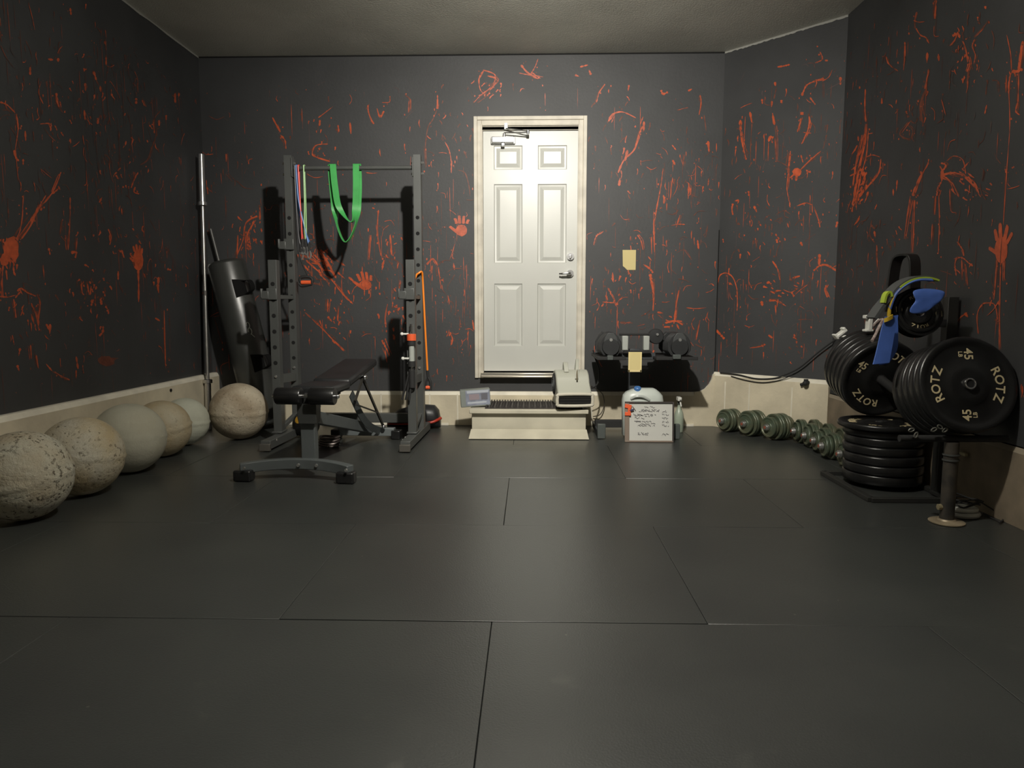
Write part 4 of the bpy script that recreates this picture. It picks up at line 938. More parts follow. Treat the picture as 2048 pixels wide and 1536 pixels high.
# air mover
am = thing('air_mover', 'beige carpet drying blower with a black outlet slot on the right end of step', 'blower', (.325, 5.56, ST_Z + .018), (0, 0, .10))
def scroll(w, m, name, r=.112, cz=.165):
    pts = [(-.215, .006), (-.215, .112)]
    pts += [(-.19, .135)]
    for i in range(17):
        a = pi * .93 - i * (pi * 1.35) / 16
        pts.append((.0 + r * cos(a) * 1.12, cz + r * sin(a)))
    pts += [(.10, .01), (.0, .004)]
    # local: y forward(-) , z up, extruded along x
    g = G().prism([(y, z) for y, z in pts], -w / 2, w / 2, Matrix(((0, 0, 1, 0), (1, 0, 0, 0), (0, 1, 0, 0), (0, 0, 0, 1))))
    return link(name, g, m, am, smooth=40, bevel=.010)
scroll(.262, BEIGEP, 'housing')
g = G()
ox, oz0, oz1 = .135, .018, .104
fr = [(-ox, oz0), (ox, oz0), (ox, oz1), (-ox, oz1)]
yy = -.222
rr = smoothpts([Vector((-ox, yy, oz0 + .02)), Vector((-ox, yy, oz1 - .02)), Vector((-ox + .02, yy, oz1)), Vector((ox - .02, yy, oz1)), Vector((ox, yy, oz1 - .02)), Vector((ox, yy, oz0 + .02)), Vector((ox - .02, yy, oz0)), Vector((-ox + .02, yy, oz0))], 4, True)
link('outlet_rim', G().tube(rr, .012, 10, True), mat('beige_rim', (.55, .52, .43), .4), am)
g = G().box((0, -.2165, (oz0 + oz1) / 2), (2 * ox - .02, .006, oz1 - oz0 - .014)); g.mi(1)
for i in range(3): g.box((0, -.222, oz0 + .022 + i * .021), (2 * ox - .03, .004, .003))
link('outlet_grille', g, [HOLE, mat('grille_dark', (.03, .028, .024), .5)], am)
for sx in (-1, 1):
    g = G().cyl((sx * .130, .0, .165), (sx * .139, .0, .165), .088, .080, 32); g.mi(1)
    for r_ in (.025, .045, .065): g.tube([Vector((sx * .141, r_ * cos(a), .165 + r_ * sin(a))) for a in [i * 2 * pi / 20 for i in range(20)]], .0025, 6, True)
    link('intake_grille', g, [MATTE, GREYB], am)
hp = smoothpts([(-.045, -.07, .262), (-.045, -.03, .318), (-.04, .03, .325), (-.04, .07, .255)], 5)
link('carry_handle', G().ribbon(hp, [Vector((.018, 0, 0))] * len(hp), .014), BEIGEP, am, bevel=.003)
hp = smoothpts([(.028, -.125, .215), (.04, -.07, .300), (.05, -.02, .345), (.055, .02, .350), (.05, .06, .27)], 5)
link('cord_wrap_hook', G().ribbon(hp, [Vector((.012, 0, 0))] * len(hp), .012), BEIGEP, am, bevel=.002)
g = G().tube(smoothpts([(.028, -.145, .205), (.034, -.10, .262), (.045, -.06, .310)], 5), .006, 8); link('trim_line', g, mat('brown_trim', (.12, .10, .06), .5), am)
Ma = world_mat(am).inverted()
P = smoothpts([Ma @ onY(1176, 768, 5.55), Ma @ onY(1185, 776, 5.52), Ma @ onY(1196, 765, 5.62), Ma @ onY(1198, 740, 5.72), Ma @ onY(1190, 715, 5.76), Ma @ onY(1186, 700, 5.76)], 5)
link('power_cord', G().tube(P, .006, 8), MATTE, am)
P = smoothpts([onY(1182, 772, 5.62), onY(1194, 779, 5.7), onY(1206, 790, 5.85), onY(1208, 812, 5.90), onY(1200, 829, 5.90), onY(1186, 833, 5.92)], 6)
tag(link('thin_cord', G().tube(P, .004, 8), mat('thin_cord', (.06, .05, .04), .5)), 'thin cord looping down the beige base right of the step', 'cord')
# ================================================================== NOTES, DUMBBELL STAND, BOARD, JUG, BOTTLE
a = onY(1245, 500, D); b = onY(1271, 540, D)
w_, h_ = b.x - a.x, a.z - b.z
poly = [(0, 0), (w_, 0), (w_, -h_), (w_ * .36, -h_ * 1.0), (w_ * .22, -h_ * .90), (w_ * .04, -h_ * .80)]
g = G().prism([(x, -z) for x, z in [(q[0], -q[1]) for q in poly]][::-1], 0, .004, Matrix(((1, 0, 0, a.x), (0, 0, 1, D - .006), (0, 1, 0, a.z), (0, 0, 0, 1))))
tag(link('paper_note', g, PAPER, smooth=0), 'pale yellow paper note with torn lower corner on the wall right of the door', 'note')

YS = 5.60
def sx(x, y=700, Y=YS): return onY(x, y, Y).x
def sz(y, x=1270, Y=YS): return onY(x, y, Y).z
ds = thing('dumbbell_stand', 'black two-tray dumbbell stand on splayed grey feet, behind the whiteboard', 'stand', (sx(1270), YS, 0))
cx = sx(1270)
link('post', G().box((cx, YS + .03, .38), (.085, .06, .60)), mat('stand_grey', (.045, .05, .055), .45), ds, True, bevel=.004)
g = G().box((cx, YS + .02, .075), (.62, .05, .06)); link('base_bar', g, MATTE, ds, True, bevel=.004)
for s_ in (-1, 1):
    xx = cx + s_ * .285
    g = G().bar((xx, YS - .26, .035), (xx, YS + .24, .035), .055, .045); link('foot', g, MATS['stand_grey'], ds, True, bevel=.004)
    g = G().box((xx, YS - .255, .060), (.062, .040, .115)); link('foot_cap', g, mat('cap_grey', (.07, .08, .075), .5), ds, True, bevel=.005)
zt = sz(700)
g = G().box((cx, YS + .03, zt - .045), (.30, .22, .05)); link('tray_bracket', g, MATS['stand_grey'], ds, True, bevel=.004)
for s_ in (-1, 1):
    xa = sx(1192) if s_ < 0 else sx(1306); xb = sx(1240) if s_ < 0 else sx(1378)
    g = G().box(((xa + xb) / 2, YS - .0, zt - .052), (xb - xa + .03, .48, .018)); g.box(((xa + xb) / 2, YS - .24, zt - .050), (xb - xa + .03, .010, .026)); g.box(((xa + xb) / 2, YS + .24, zt - .050), (xb - xa + .03, .010, .026))
    link('tray', g, MATTE, ds, True, bevel=.003)
for q_ in (((sx(1213, 710), YS - .255, sz(711)), (.045, .03, .034)), ((sx(1340, 708), YS - .255, sz(709)), (.06, .03, .034))): link('tray_stop', G().box(*q_), MATS['cap_grey'], ds, True, bevel=.003)
nt_ = G(); a = onY(1257, 704, YS - .16); b = onY(1283, 744, YS - .16)
nt_.box(((a.x + b.x) / 2, YS - .16, (a.z + b.z) / 2), (b.x - a.x, .004, a.z - b.z)); nt_.mi(1)
nt_.box(((a.x + b.x) / 2, YS - .1625, b.z + .008), (b.x - a.x, .002, .014)); nt_.box((b.x - .006, YS - .1625, (a.z + b.z) / 2), (.010, .002, a.z - b.z)); nt_.box((a.x + .006, YS - .1625, (a.z + b.z) / 2), (.010, .002, a.z - b.z))
nt_.mi(2).box(((a.x + b.x) / 2, YS - .135, a.z - .02), (.03, .048, .03))
tag(link('paper_note', nt_, [PAPER, PAPER2, MATTE]), 'plain yellow card hung on the front of the dumbbell stand post', 'note')
# adjustable dumbbells resting on the trays, seen end on
DBK = mat('dumbbell_black', (.022, .023, .024), .42, var=.15, vs=12); DBG = mat('dumbbell_grey', (.055, .058, .058), .4)
def adj(name, x, y, z, rz, label, wd=.19):
    t = thing(name, label, 'dumbbell', (x, y, z), (0, 0, rz))
    link('handle', G().cyl((0, -.20, 0), (0, .20, 0), .016, n=14), CHROME, t)
    for e in (-1, 1):
        g = G()
        for k in range(5):
            yc = e * (.085 + .025 * k); ww = wd * (1 - .04 * k)
            pr = [(-ww / 2, -.045), (-ww / 2, .01), (-ww * .36, .055), (-ww * .20, .085), (ww * .20, .085), (ww * .36, .055), (ww / 2, .01), (ww / 2, -.045), (ww * .35, -.085), (-ww * .35, -.085)]
            g.prism(pr, yc - .011, yc + .011, Matrix(((1, 0, 0, 0), (0, 0, 1, 0), (0, 1, 0, 0), (0, 0, 0, 1))))
        link('weight_plates', g, DBK, t, bevel=.003)
        yq = e * .198
        g = G().prism([(-.062, -.02), (-.045, .055), (-.022, .088), (.022, .088), (.045, .055), (.062, -.02)], min(yq, yq + e * .012), max(yq, yq + e * .012), Matrix(((1, 0, 0, 0), (0, 0, 1, 0), (0, 1, 0, 0), (0, 0, 0, 1))))
        link('end_plate', g, DBG, t, bevel=.003)
        g = G().cyl((0, yq + e * .010, .035), (0, yq + e * .022, .035), .012, n=12); link('selector_pin', g, ZINC, t)
        g = G().cyl((0, yq + e * .0, -.02), (0, yq + e * .020, -.02), .068, .062, 28); link('dial', g, DBK, t)
    return t
dz = sz(686)
adj('adjustable_dumbbell', sx(1215), YS - .02, dz, 0, 'black adjustable dumbbell seen end-on in the left tray of the stand')
adj('adjustable_dumbbell', sx(1347), YS - .02, dz, 0, 'black adjustable dumbbell seen end-on at the right of the stand', .21)
g = G()
for (xp, yp) in ((1250, 686), (1292, 686)):
    q = onY(xp, yp, YS - .13); g.box((q.x, YS - .12, q.z), (.050, .055, .116))
t = thing('stand_rail', 'thin dark rail with two pale grey upright blocks between the two stand trays', 'rail', (cx, YS - .1, zt - .02))
for (xp, yp) in ((1250, 686), (1292.5, 686)):
    q = onY(xp, yp, YS - .13); link('grey_block', G().box((q.x, YS - .12, q.z), (.046, .055, .112)), GREYP, t, True, bevel=.006)
zr = sz(668); g = G().cyl((sx(1236), YS - .07, zr), (sx(1300), YS - .07, zr), .009, n=10); g.box((cx, YS - .12, sz(700) - .006), (.21, .03, .014)); link('rail_bar', g, MATTE, t, True)
g = G().lathe([(.02, 0), (.055, .002), (.06, .01), (.06, .05), (.055, .058), (.02, .06)], 28, Matrix.Translation((sx(1309, 668), YS - .02, sz(672))) @ Matrix.Rotation(pi / 2, 4, 'X'))
g.mi(1).cyl((sx(1311, 668), YS - .075, sz(668)), (sx(1311, 668), YS - .090, sz(668)), .010, n=12)
tag(link('weight_disc', g, [DBK, ZINC]), 'small black weight disc leaning on the left side of the right-hand dumbbell', 'weight')

# whiteboard leaning on the stand feet
wb = thing('whiteboard', 'small framed whiteboard with handwritten lines leaning below the dumbbell stand', 'whiteboard', (onZ(1296, 882).x, 5.225, 0.0), (-.10, 0, -.01))
Wb, Hb = .362, .298
g = G().box((0, .006, Hb / 2), (Wb, .012, Hb)); link('board_face', g, BOARD, wb)
g = G().box((-Wb / 2 + .016, -.003, Hb / 2), (.034, .014, Hb)); g.mi(1)
g.box((Wb / 2, 0, Hb / 2), (.012, .024, Hb + .006)); g.box((0, 0, Hb), (Wb, .024, .012)); g.mi(0); g.box((0, 0, .004), (Wb, .024, .012))
link('frame', g, [BROWN, mat('dark_frame', (.045, .038, .034), .5)], wb, bevel=.003)
g = G(); rw = random.Random(5)
def scrib(x0, x1, z, h=.0065):
    x = x0; pts = []
    while x < x1:
        pts.append((x, z + rw.uniform(-h, h))); x += rw.uniform(.0028, .0048)
        if rw.random() < .10 and len(pts) > 4:
            q = [Vector((px, -.0022, pz)) for px, pz in pts]
            g.ribbon(smoothpts(q, 2), [Vector((.0008, -.0003, .0018))] * (len(smoothpts(q, 2))), .0006); pts = []; x += .008
    if len(pts) > 2:
        q = smoothpts([Vector((px, -.0022, pz)) for px, pz in pts], 2); g.ribbon(q, [Vector((.0008, -.0003, .0018))] * len(q), .0006)
for (x0, x1, z) in [(-.035, .045, .262), (-.060, .080, .240), (-.105, .030, .196), (-.07, .05, .135), (-.085, .0, .065), (-.075, .075, .232), (-.118, .055, .206), (-.108, -.03, .178), (-.11, .02, .152), (-.085, .045, .122), (-.10, -.04, .152), (-.085, -.005, .055)]:
    scrib(x0, x1, z)
for z in (.232, .206, .178, .150, .122, .055): scrib(.098, .150, z, .010)
link('handwriting', g, INK, wb)
g = G().box((-.158, -.014, .268), (.050, .012, .030), (0, .2, 0)); g.box((-.150, -.014, .238), (.02, .012, .03)); g.box((-.160, -.014, .212), (.045, .012, .028)); g.mi(1).bar((-.15, -.015, .235), (-.115, -.015, .245), .010, .012); g.mi(2).bar((-.125, -.004, .27), (-.10, -.004, .235), .012, .004)
link('magnet_clip', g, [ORED, mat('navy', (.04, .04, .10), .4), BROWN], wb, bevel=.002)

# jug
jc = onY(1284, 800, 5.46); jx = jc.x
jg = thing('water_jug', 'cloudy plastic jug with a blue cap lying behind the whiteboard', 'jug', (jx, 5.44, 0))
def jsec(z, hw, hd, xc=0, n=24, p=3.5):
    out = []
    for i in range(n):
        a = 2 * pi * i / n; c_, s_ = cos(a), sin(a)
        out.append(Vector((jx + xc + hw * (abs(c_) ** (2 / p)) * (1 if c_ >= 0 else -1), 5.44 + hd * (abs(s_) ** (2 / p)) * (1 if s_ >= 0 else -1), z)))
    return out
jt = onY(1290, 776, 5.44).z
secs = [(.004, .14, .07, 0), (.02, .155, .08, 0), (jt - .10, .160, .08, 0), (jt - .055, .152, .077, .0), (jt - .03, .13, .066, .0), (jt - .010, .095, .05, .01), (jt, .065, .03, .02)]
vs = []; 
for z, hw, hd, xc in secs: vs += jsec(z, hw, hd, xc)
fs = [tuple(range(23, -1, -1)), tuple((len(secs) - 1) * 24 + i for i in range(24))]
for j in range(len(secs) - 1):
    for i in range(24): k = (i + 1) % 24; fs.append((j * 24 + i, j * 24 + k, (j + 1) * 24 + k, (j + 1) * 24 + i))
link('jug_body', G().add(vs, fs), JUG, jg, True, smooth=60)
q = onY(1276, 782, 5.38)
link('cap', G().lathe([(.024, -.012), (.027, -.008), (.027, .024), (.022, .030), (.0001, .031)], 24, Matrix.Translation((q.x, 5.41, q.z)) @ Matrix.Rotation(.25, 4, 'X')), CAPB, jg, True)
P = smoothpts([Vector((jx - .10, 5.365, jt - .075)), Vector((jx - .06, 5.350, jt - .055)), Vector((jx - .01, 5.350, jt - .058)), Vector((jx + .04, 5.362, jt - .085))], 5)
link('handle', G().tube(P, .011, 10), mat('jug_handle', (.42, .45, .42), .35), jg, True)
# spray bottle
c = onZ(1357, 864); sb = thing('spray_bottle', 'clear green-tinted spray bottle with white trigger standing right of whiteboard', 'bottle', (c.x, c.y, 0))
zb = onY(1357, 790, c.y).z
link('bottle_body', G().lathe([(.034, 0), (.038, .006), (.038, .13), (.034, .155), (.026, .175), (.016, .20), (.013, .215), (.013, .23)], 24, Matrix.Translation((c.x, c.y, 0))), mat('bottle_green', (.33, .38, .30), .3), sb, True)
g = G().cyl((c.x, c.y, .225), (c.x, c.y, .25), .018, .015, 14); g.mi(1); g.box((c.x - .006, c.y - .015, .275), (.030, .075, .030)); g.box((c.x - .004, c.y - .055, .278), (.014, .02, .016)); g.bar((c.x, c.y - .03, .262), (c.x + .006, c.y - .05, .215), .012, .008)
link('trigger_head', g, [mat('bottle_collar', (.05, .06, .05), .4), WHITEP], sb, True, bevel=.003)

# ================================================================== GREEN DUMBBELLS ON THE FLOOR
def gdb(c, yaw, nl, r, label, gi=0, length=.34, tip=None):
    # c: centre; axis local +X pointing away from the visible end
    t = thing('green_dumbbell', label, 'dumbbell', c, (0, 0, yaw), 'green plate-loaded dumbbells on the floor')
    L = length / 2
    link('bar', G().cyl((-L, 0, 0), (L, 0, 0), .0135, n=14), CHROME, t)
    for e in (-1, 1):
        x = L - .032 - .021 * 0
        for k in range(nl):
            rr = r * (1.0 if k >= max(1, nl // 2) else (.78 if nl > 2 else .9)) if True else r
            xx = L - .036 - k * .0235
            M = Matrix.Translation((e * xx, 0, 0)) @ Matrix.Rotation(-e * pi / 2 + (pi if True else 0), 4, 'Y')
            pf = [(.016, -.009), (rr * .40, -.009), (rr * .46, -.005), (rr * .80, -.005), (rr * .86, -.0105), (rr * .97, -.0105), (rr, -.007), (rr, .007), (rr * .97, .0105), (rr * .86, .0105), (rr * .80, .005), (rr * .46, .005), (rr * .40, .009), (.016, .009)]
            link('plate', G().lathe(pf, 32, M), HAMMER, t)
        g = G().cyl((e * (L - .022), 0, 0), (e * (L - .004), 0, 0), .026, .023, 20); g.cyl((e * (L - .004), 0, 0), (e * (L + .004), 0, 0), .019, .017, 20)
        link('collar_nut', g, [ZINC], t)
        link('end_plug', G().cyl((e * (L + .002), 0, 0), (e * (L + .006), 0, 0), .011, n=14), tip or mat('rusty_plug', (.25, .07, .04), .5), t)
    return t
YW = atan(.7 / .7)
def at(px, py, r): q = onZ(px, py, r); return q
def place(px, py, r, yaw, nl, lab, length=.34):
    e = at(px, py, r); c = e + Vector((cos(yaw), sin(yaw), 0)) * (length / 2); c.z = r + .0005
    return gdb(c, yaw, nl, r, lab, length=length)
place(1440, 842, .092, .50, 3, 'green dumbbell at the far left end of the floor row, beside the beige base', .21)
place(1484, 848, .100, .50, 3, 'second green dumbbell from the left of the floor row', .22)
place(1530, 855, .100, .42, 4, 'third green dumbbell from the left, with the most plates facing the camera', .25)
place(1583, 862, .088, 0, 3, 'green dumbbell at the bend of the row where it turns toward the camera', .24)
place(1604, 871, .088, 0, 3, 'green dumbbell just in front of the one at the bend of the row', .26)
place(1622, 881, .088, .0, 4, 'green dumbbell in the middle of the right wall row', .31)
place(1638, 892, .088, .0, 4, 'green dumbbell second nearest the camera with an orange plug end', .31)
place(1674, 908, .090, .0, 4, 'green dumbbell nearest the camera, beside the stacked bumper plates', .22)

# cables along the base on the angled wall
def onA(x, y, off=.035): q = ray(x, y); return EYE + q * ((PK + NK * off - EYE).dot(NK) / q.dot(NK))
P = smoothpts([onA(1440, 745), onA(1475, 749), onA(1510, 757), onA(1545, 757), onA(1570, 750), onA(1600, 735), onA(1635, 706), onA(1660, 687), onA(1682, 672)], 6)
tag(link('black_cable', G().tube(P, .0055, 8), MATTE), 'black cable running along the top of beige base to the plate tree', 'cable')
P = smoothpts([onA(1462, 752, .04), onA(1490, 760, .04), onA(1525, 765, .04), onA(1560, 760, .04), onA(1585, 750, .04)], 6)
tag(link('black_cable', G().tube(P, .0035, 8), MATTE), 'short sagging black cable just under the longer one on the base top', 'cable')
q = onA(1613, 766, .05); t = thing('hose_valve', 'small dark pipe valve sticking out of the beige base on the angled wall', 'valve', q)
g = G().cyl(q - NK * .03, q + NK * .02, .016, n=14); g.sph(q + NK * .02, .020, 12, 8); link('valve_body', g, MATTE, t, True)
g = G().cyl(q + Vector((0, 0, .0)) - DK * .0, q - DK * .045 - Vector((0, 0, .018)), .012, n=10); g.box(q + Vector((0, 0, .022)) + NK * .01, (.03, .012, .016)); link('valve_spout', g, MATTE, t, True)

# ================================================================== PLATE TREE AND BUMPER PLATES
PX = 2.005
tr = thing('plate_tree', 'black steel plate tree with upward tilted pegs and a flat floor frame', 'weight rack', (PX, 3.75, 0))
g = G()
fx0, fx1, fy0, fy1 = 1.775, 2.20, 3.60, 4.20
for (a, b) in (((fx0, fy0), (fx1, fy0)), ((fx0, fy1), (fx1, fy1)), ((fx0, fy0), (fx0, fy1)), ((fx1, fy0), (fx1, fy1))):
    g.bar((a[0], a[1], .012), (b[0], b[1], .012), .035, .024)
link('floor_frame', g, mat('frame_black', (.022, .022, .020), .5), tr, True, bevel=.002)
g = G().box((2.205, 3.752, .535), (.055, .055, 1.05)); g.box((2.10, 3.752, .525), (.20, .05, .05)); link('post', g, MATS['frame_black'], tr, True, bevel=.003)
g = G().box((2.200, 3.70, .014), (.07, .12, .020)); link('post_foot', g, MATS['frame_black'], tr, True, bevel=.003)
TA = R(15)
n1 = Vector((0, -cos(TA), sin(TA))); n2 = Vector((0, cos(TA), sin(TA)))
P1 = onY(1917, 768, 3.25); P1.x = 2.018
P2 = onY(1757, 760, 4.02); P2.x = 2.005
def peg(P, n, L, name='peg'):
    g = G().cyl(P - n * L, P + n * .008, .0238, n=24); g.mi(1).cyl(P + n * .0085, P + n * .009, .019, n=20)
    g.mi(2); q = n.to_track_quat('Z', 'Y').to_matrix().to_4x4(); q.translation = P + n * .010; g.tube([q @ Vector((.0225 * cos(a), .0225 * sin(a), 0)) for a in [i * pi / 14 for i in range(28)]], .0045, 8, True)
    o = link(name, g, [MATTE, HOLE, CHROME], tr, True); return o
peg(P1, n1, .46); peg(P2 + n2 * .30, n2, .575)
def bumper(P, n, k, label, th=.051, r=.225, text=True, marks=('ROTZ', '45', 'LB'), spin=0.0, grp=None, ringm=None):
    # P: centre of the outer face of the stack's first plate, n: its outward normal
    t = thing('bumper_plate', label, 'weight plate', P - n * (th * (k + .5)), (pi / 2 - math.atan2(n.z, -n.y) if n.y < 0 else pi / 2 + math.atan2(n.z, n.y) * -1, 0, 0), grp)
    h = th / 2 - .0006
    pf = [(.026, -h + .003), (.060, -h + .003), (.085, -h + .002), (.098, -h + .012), (.175, -h + .010), (r - .035, -h + .008), (r - .024, -h), (r - .010, -h), (r - .003, -h + .004), (r, -h + .010), (r, h - .010), (r - .003, h - .004), (r - .010, h), (r - .024, h),
          (r - .035, h - .008), (.175, h - .010), (.098, h - .012), (.085, h - .002), (.060, h - .003), (.026, h - .003)]
    if r < .2:
        s = r / .225; pf = [(max(.026, a * s), b_) for a, b_ in pf]
        pf = [(a + i * 1e-5, b_) if a == .026 and 0 < i < 5 else (a, b_) for i, (a, b_) in enumerate(pf)]
    vs_n = 56
    g = G().lathe(pf + [pf[0]], vs_n, cap=False)
    link('rubber_disc', g, BLK, t, smooth=40)
    g = G().lathe([(.0250, -h + .002), (.029, -h + .001), (.029, h - .001), (.0250, h - .002), (.0250, -h + .002)], 32, cap=False)
    link('steel_hub', g, ringm or CHROME, t)
    if text:
        s = r / .225; zf = h - (.0098 if r > .2 else .0090); sr, ss = (1, 1) if r > .2 else (.76, .72)
        for mid in (0, pi):
            g = G()
            for i, ch in enumerate(marks[0]):
                a = mid + spin - (i - (len(marks[0]) - 1) / 2) * .30
                v, f, M = text_geo(ch, .058 * s * ss, Matrix.Rotation(a - pi / 2, 4, 'Z') @ Matrix.Translation((0, .146 * s * sr, zf))); g.add(v, f, M)
            link('raised_lettering', g, LETTER, t, smooth=0)
        for mid, sg in ((pi / 2, 1), (-pi / 2, -1)):
            g = G()
            M = Matrix.Rotation(spin, 4, 'Z') @ Matrix.Translation((.014 * s * sg, .142 * s * (1 if sg > 0 else -1), zf)) @ Matrix.Rotation(-sg * pi / 2, 4, 'Z')
            v, f, M = text_geo(marks[1], .056 * s, M); g.add(v, f, M)
            M = Matrix.Rotation(spin, 4, 'Z') @ Matrix.Translation((-.022 * s * sg, .142 * s * (1 if sg > 0 else -1), zf)) @ Matrix.Rotation(-sg * pi / 2, 4, 'Z')
            v, f, M = text_geo(marks[2], .026 * s, M); g.add(v, f, M)
            link('weight_mark', g, LETTER, t, smooth=0)
    return t
G1 = 'black bumper plates on the near peg'; G2 = 'black bumper plates on the far peg'; G3 = 'black bumper plates stacked flat on the floor frame'
nm = ['frontmost', 'second', 'third', 'fourth', 'fifth and rearmost', 'sixth']
for k in range(5):
    bumper(P1, n1, k, 'black bumper plate, %s on the near peg%s' % (nm[k], ', gold lettering facing camera' if k == 0 else ''), text=(k == 0), grp=G1)
    # the far stack: its near face looks toward the camera
for k in range(5):
    nf = -n2
    t = thing('bumper_plate', 'black bumper plate, %s on the far peg%s' % (nm[k], ', with gold marks on its face' if k == 0 else ''), 'weight plate', P2 + n2 * (.053 * (k + .5)), (pi / 2 + TA, 0, 0), G2)
    src = [o for o in bpy.data.objects if o.get('label', '').startswith('black bumper plate, %s on the near peg' % ('frontmost' if k == 0 else 'second'))][0]
    for ch in src.children:
        c = ch.copy(); COL.objects.link(c); c.parent = t
        if ch.name.startswith(('raised', 'weight_mark')): c.rotation_euler = (0, 0, 1.05)
# flat stack on the floor frame
zc = .026
ths = [.058, .055, .052, .050, .048, .042, .034]
for k, th in enumerate(ths):
    xx = 2.022 + rnd.uniform(-.008, .004); yy = 3.99 + rnd.uniform(-.008, .008); r = .208
    if k == len(ths) - 1: xx = 2.000; r = .2255
    t = bumper(Vector((xx, yy, zc + th)), Vector((0, -1e-6, 1)), 0, 'black bumper plate lying flat, %s' % (['at the very bottom of the floor stack', 'second up in the floor stack', 'third up in the floor stack', 'in the middle of the floor stack', 'third down in the floor stack', 'second down in the floor stack', 'on top of the floor stack, gold lettering facing up'][k]), th=th, r=r, text=(k == len(ths) - 1), grp=G3, ringm=None)
    t.rotation_euler = (0, 0, rnd.uniform(0, 6)); t.location = (xx, yy, zc + th / 2)
    zc += th
# small plate on the top peg
P3 = onY(1840, 622, 3.50); n3 = Vector((0, -cos(TA), sin(TA)))
g = G().cyl(P3 - n3 * .27, P3 + n3 * .006, .018, n=18); g.bar((2.20, 3.752, P3.z - .065), (P3.x, 3.752, P3.z - .065), .04, .04); link('top_peg', g, MATTE, tr, True)
SMALL = []
for k in range(2):
    t = bumper(P3, n3, k, 'small black plate on the top peg, %s' % ('front one with tiny gold lettering' if k == 0 else 'behind the front one under the bands'), th=.036, r=.156, text=(k == 0), marks=('ROTZ', '10', 'LB'), spin=-pi / 2 if k == 0 else 0)
# --- resistance bands hung over the small plates
Pc = P3 - n3 * .020
def over(r, y, a0, a1, half, th, m, label, ex=None, n=20):
    pts = [Pc + Vector((r * cos(a), y, r * sin(a))) for a in [a0 + (a1 - a0) * i / n for i in range(n + 1)]]
    if ex: pts += ex
    g = G().ribbon(pts, [Vector((0, half, 0))] * len(pts), th)
    return tag(link('resistance_band', g, m, smooth=50), label, 'resistance band')
over(.170, .00, 1.15, 2.72, .044, .014, GREYB, 'wide grey resistance band arched over the small top plates', [Pc + Vector((-.195, 0, .02)), Pc + Vector((-.225, 0, -.03))])
over(.166, -.036, 1.15, 2.35, .014, .008, LIME, 'thin lime resistance band arched over the small top plates')
over(.160, -.040, 2.35, 3.35, .012, .007, YEL, 'thin yellow resistance band at the left of the small top plates')
a = Pc + Vector((-.165, .0, .085)); g = G().ribbon(smoothpts([a + Vector((-.022, -.03, -.04)), a + Vector((-.014, -.03, .0)), a + Vector((.003, -.03, .012)), a + Vector((.012, -.03, -.01))], 4), [Vector((0, .02, 0))] * 13, .010)
tag(link('resistance_band', g, LIME, smooth=50), 'short lime band loop poking up left of the top plates', 'resistance band')
# blue band: crumpled over the plate face, long loop hanging at the left
bl = thing('resistance_band', 'wide glossy blue resistance band draped over the top plate and hanging left', 'resistance band', Pc)
C0 = P3 + n3 * .022
top_ = smoothpts([Vector((Pc.x - .160, Pc.y - .045, Pc.z + .02)), Vector((Pc.x - .135, Pc.y - .045, Pc.z + .09)), Vector((Pc.x - .085, Pc.y - .045, Pc.z + .137)), Vector((Pc.x - .03, Pc.y - .05, Pc.z + .157)), Vector((Pc.x + .03, Pc.y - .055, Pc.z + .155))], 6)
def P4(x, y, Y): return onY(x, y, Y)
yb = P3.y - .045
grid = [[(1826, 582), (1850, 578), (1872, 580), (1888, 584)], [(1832, 594), (1850, 590), (1870, 588), (1886, 592)], [(1836, 602), (1852, 598), (1868, 597), (1880, 602)], [(1826, 612), (1844, 607), (1860, 606), (1870, 610)], [(1822, 624), (1836, 626), (1850, 624), (1858, 618)]]
vs = []; 
for i, row in enumerate(grid):
    for j, (x, y) in enumerate(row): x = 1854 + (x - 1854) * 1.16; y = 602 + (y - 602) * 1.12; vs.append(P4(x, y, yb - .012 * ((i + j) % 2) - .01 * (i > 0)))
fs = [(i * 4 + j, i * 4 + j + 1, (i + 1) * 4 + j + 1, (i + 1) * 4 + j) for i in range(4) for j in range(3)]
o = link('crumpled_end', G().add(vs, fs), BLUEB, bl, True, smooth=80); sm = o.modifiers.new('solid', 'SOLIDIFY'); sm.thickness = .008; sm.offset = 1
q = o.modifiers.new('sub', 'SUBSURF'); q.levels = 2; q.render_levels = 2
g = G().ribbon(top_, [Vector((0, .010, .006))] * len(top_), .006); link('upper_strap', g, BLUEB, bl, True, smooth=50)
yh = 3.40
Lp = [P4(1783, 632, yh), P4(1776, 660, yh), P4(1768, 700, yh), P4(1762, 727, yh)]
g = G().ribbon(smoothpts(Lp, 5), [Vector((.030 + .008 * i / 15, 0, .004)) for i in range(16)], .008)
link('front_strap', g, BLUEB, bl, True, smooth=50)
Lp = [P4(1789, 638, yh + .05), P4(1790, 670, yh + .05), P4(1788, 700, yh + .05), P4(1774, 724, yh + .045), P4(1764, 728, yh + .02)]
g = G().ribbon(smoothpts(Lp, 4), [Vector((.014, 0, .002))] * 17, .006); link('rear_strap', g, BLUEB, bl, True, smooth=50)
g = G().ribbon(smoothpts([P4(1768, 641, yh - .01), P4(1776, 638, yh - .015), P4(1785, 633, yh - .01)], 4), [Vector((0, 0, .010))] * 9, .006); link('yellow_tab', g, YEL, bl, True)
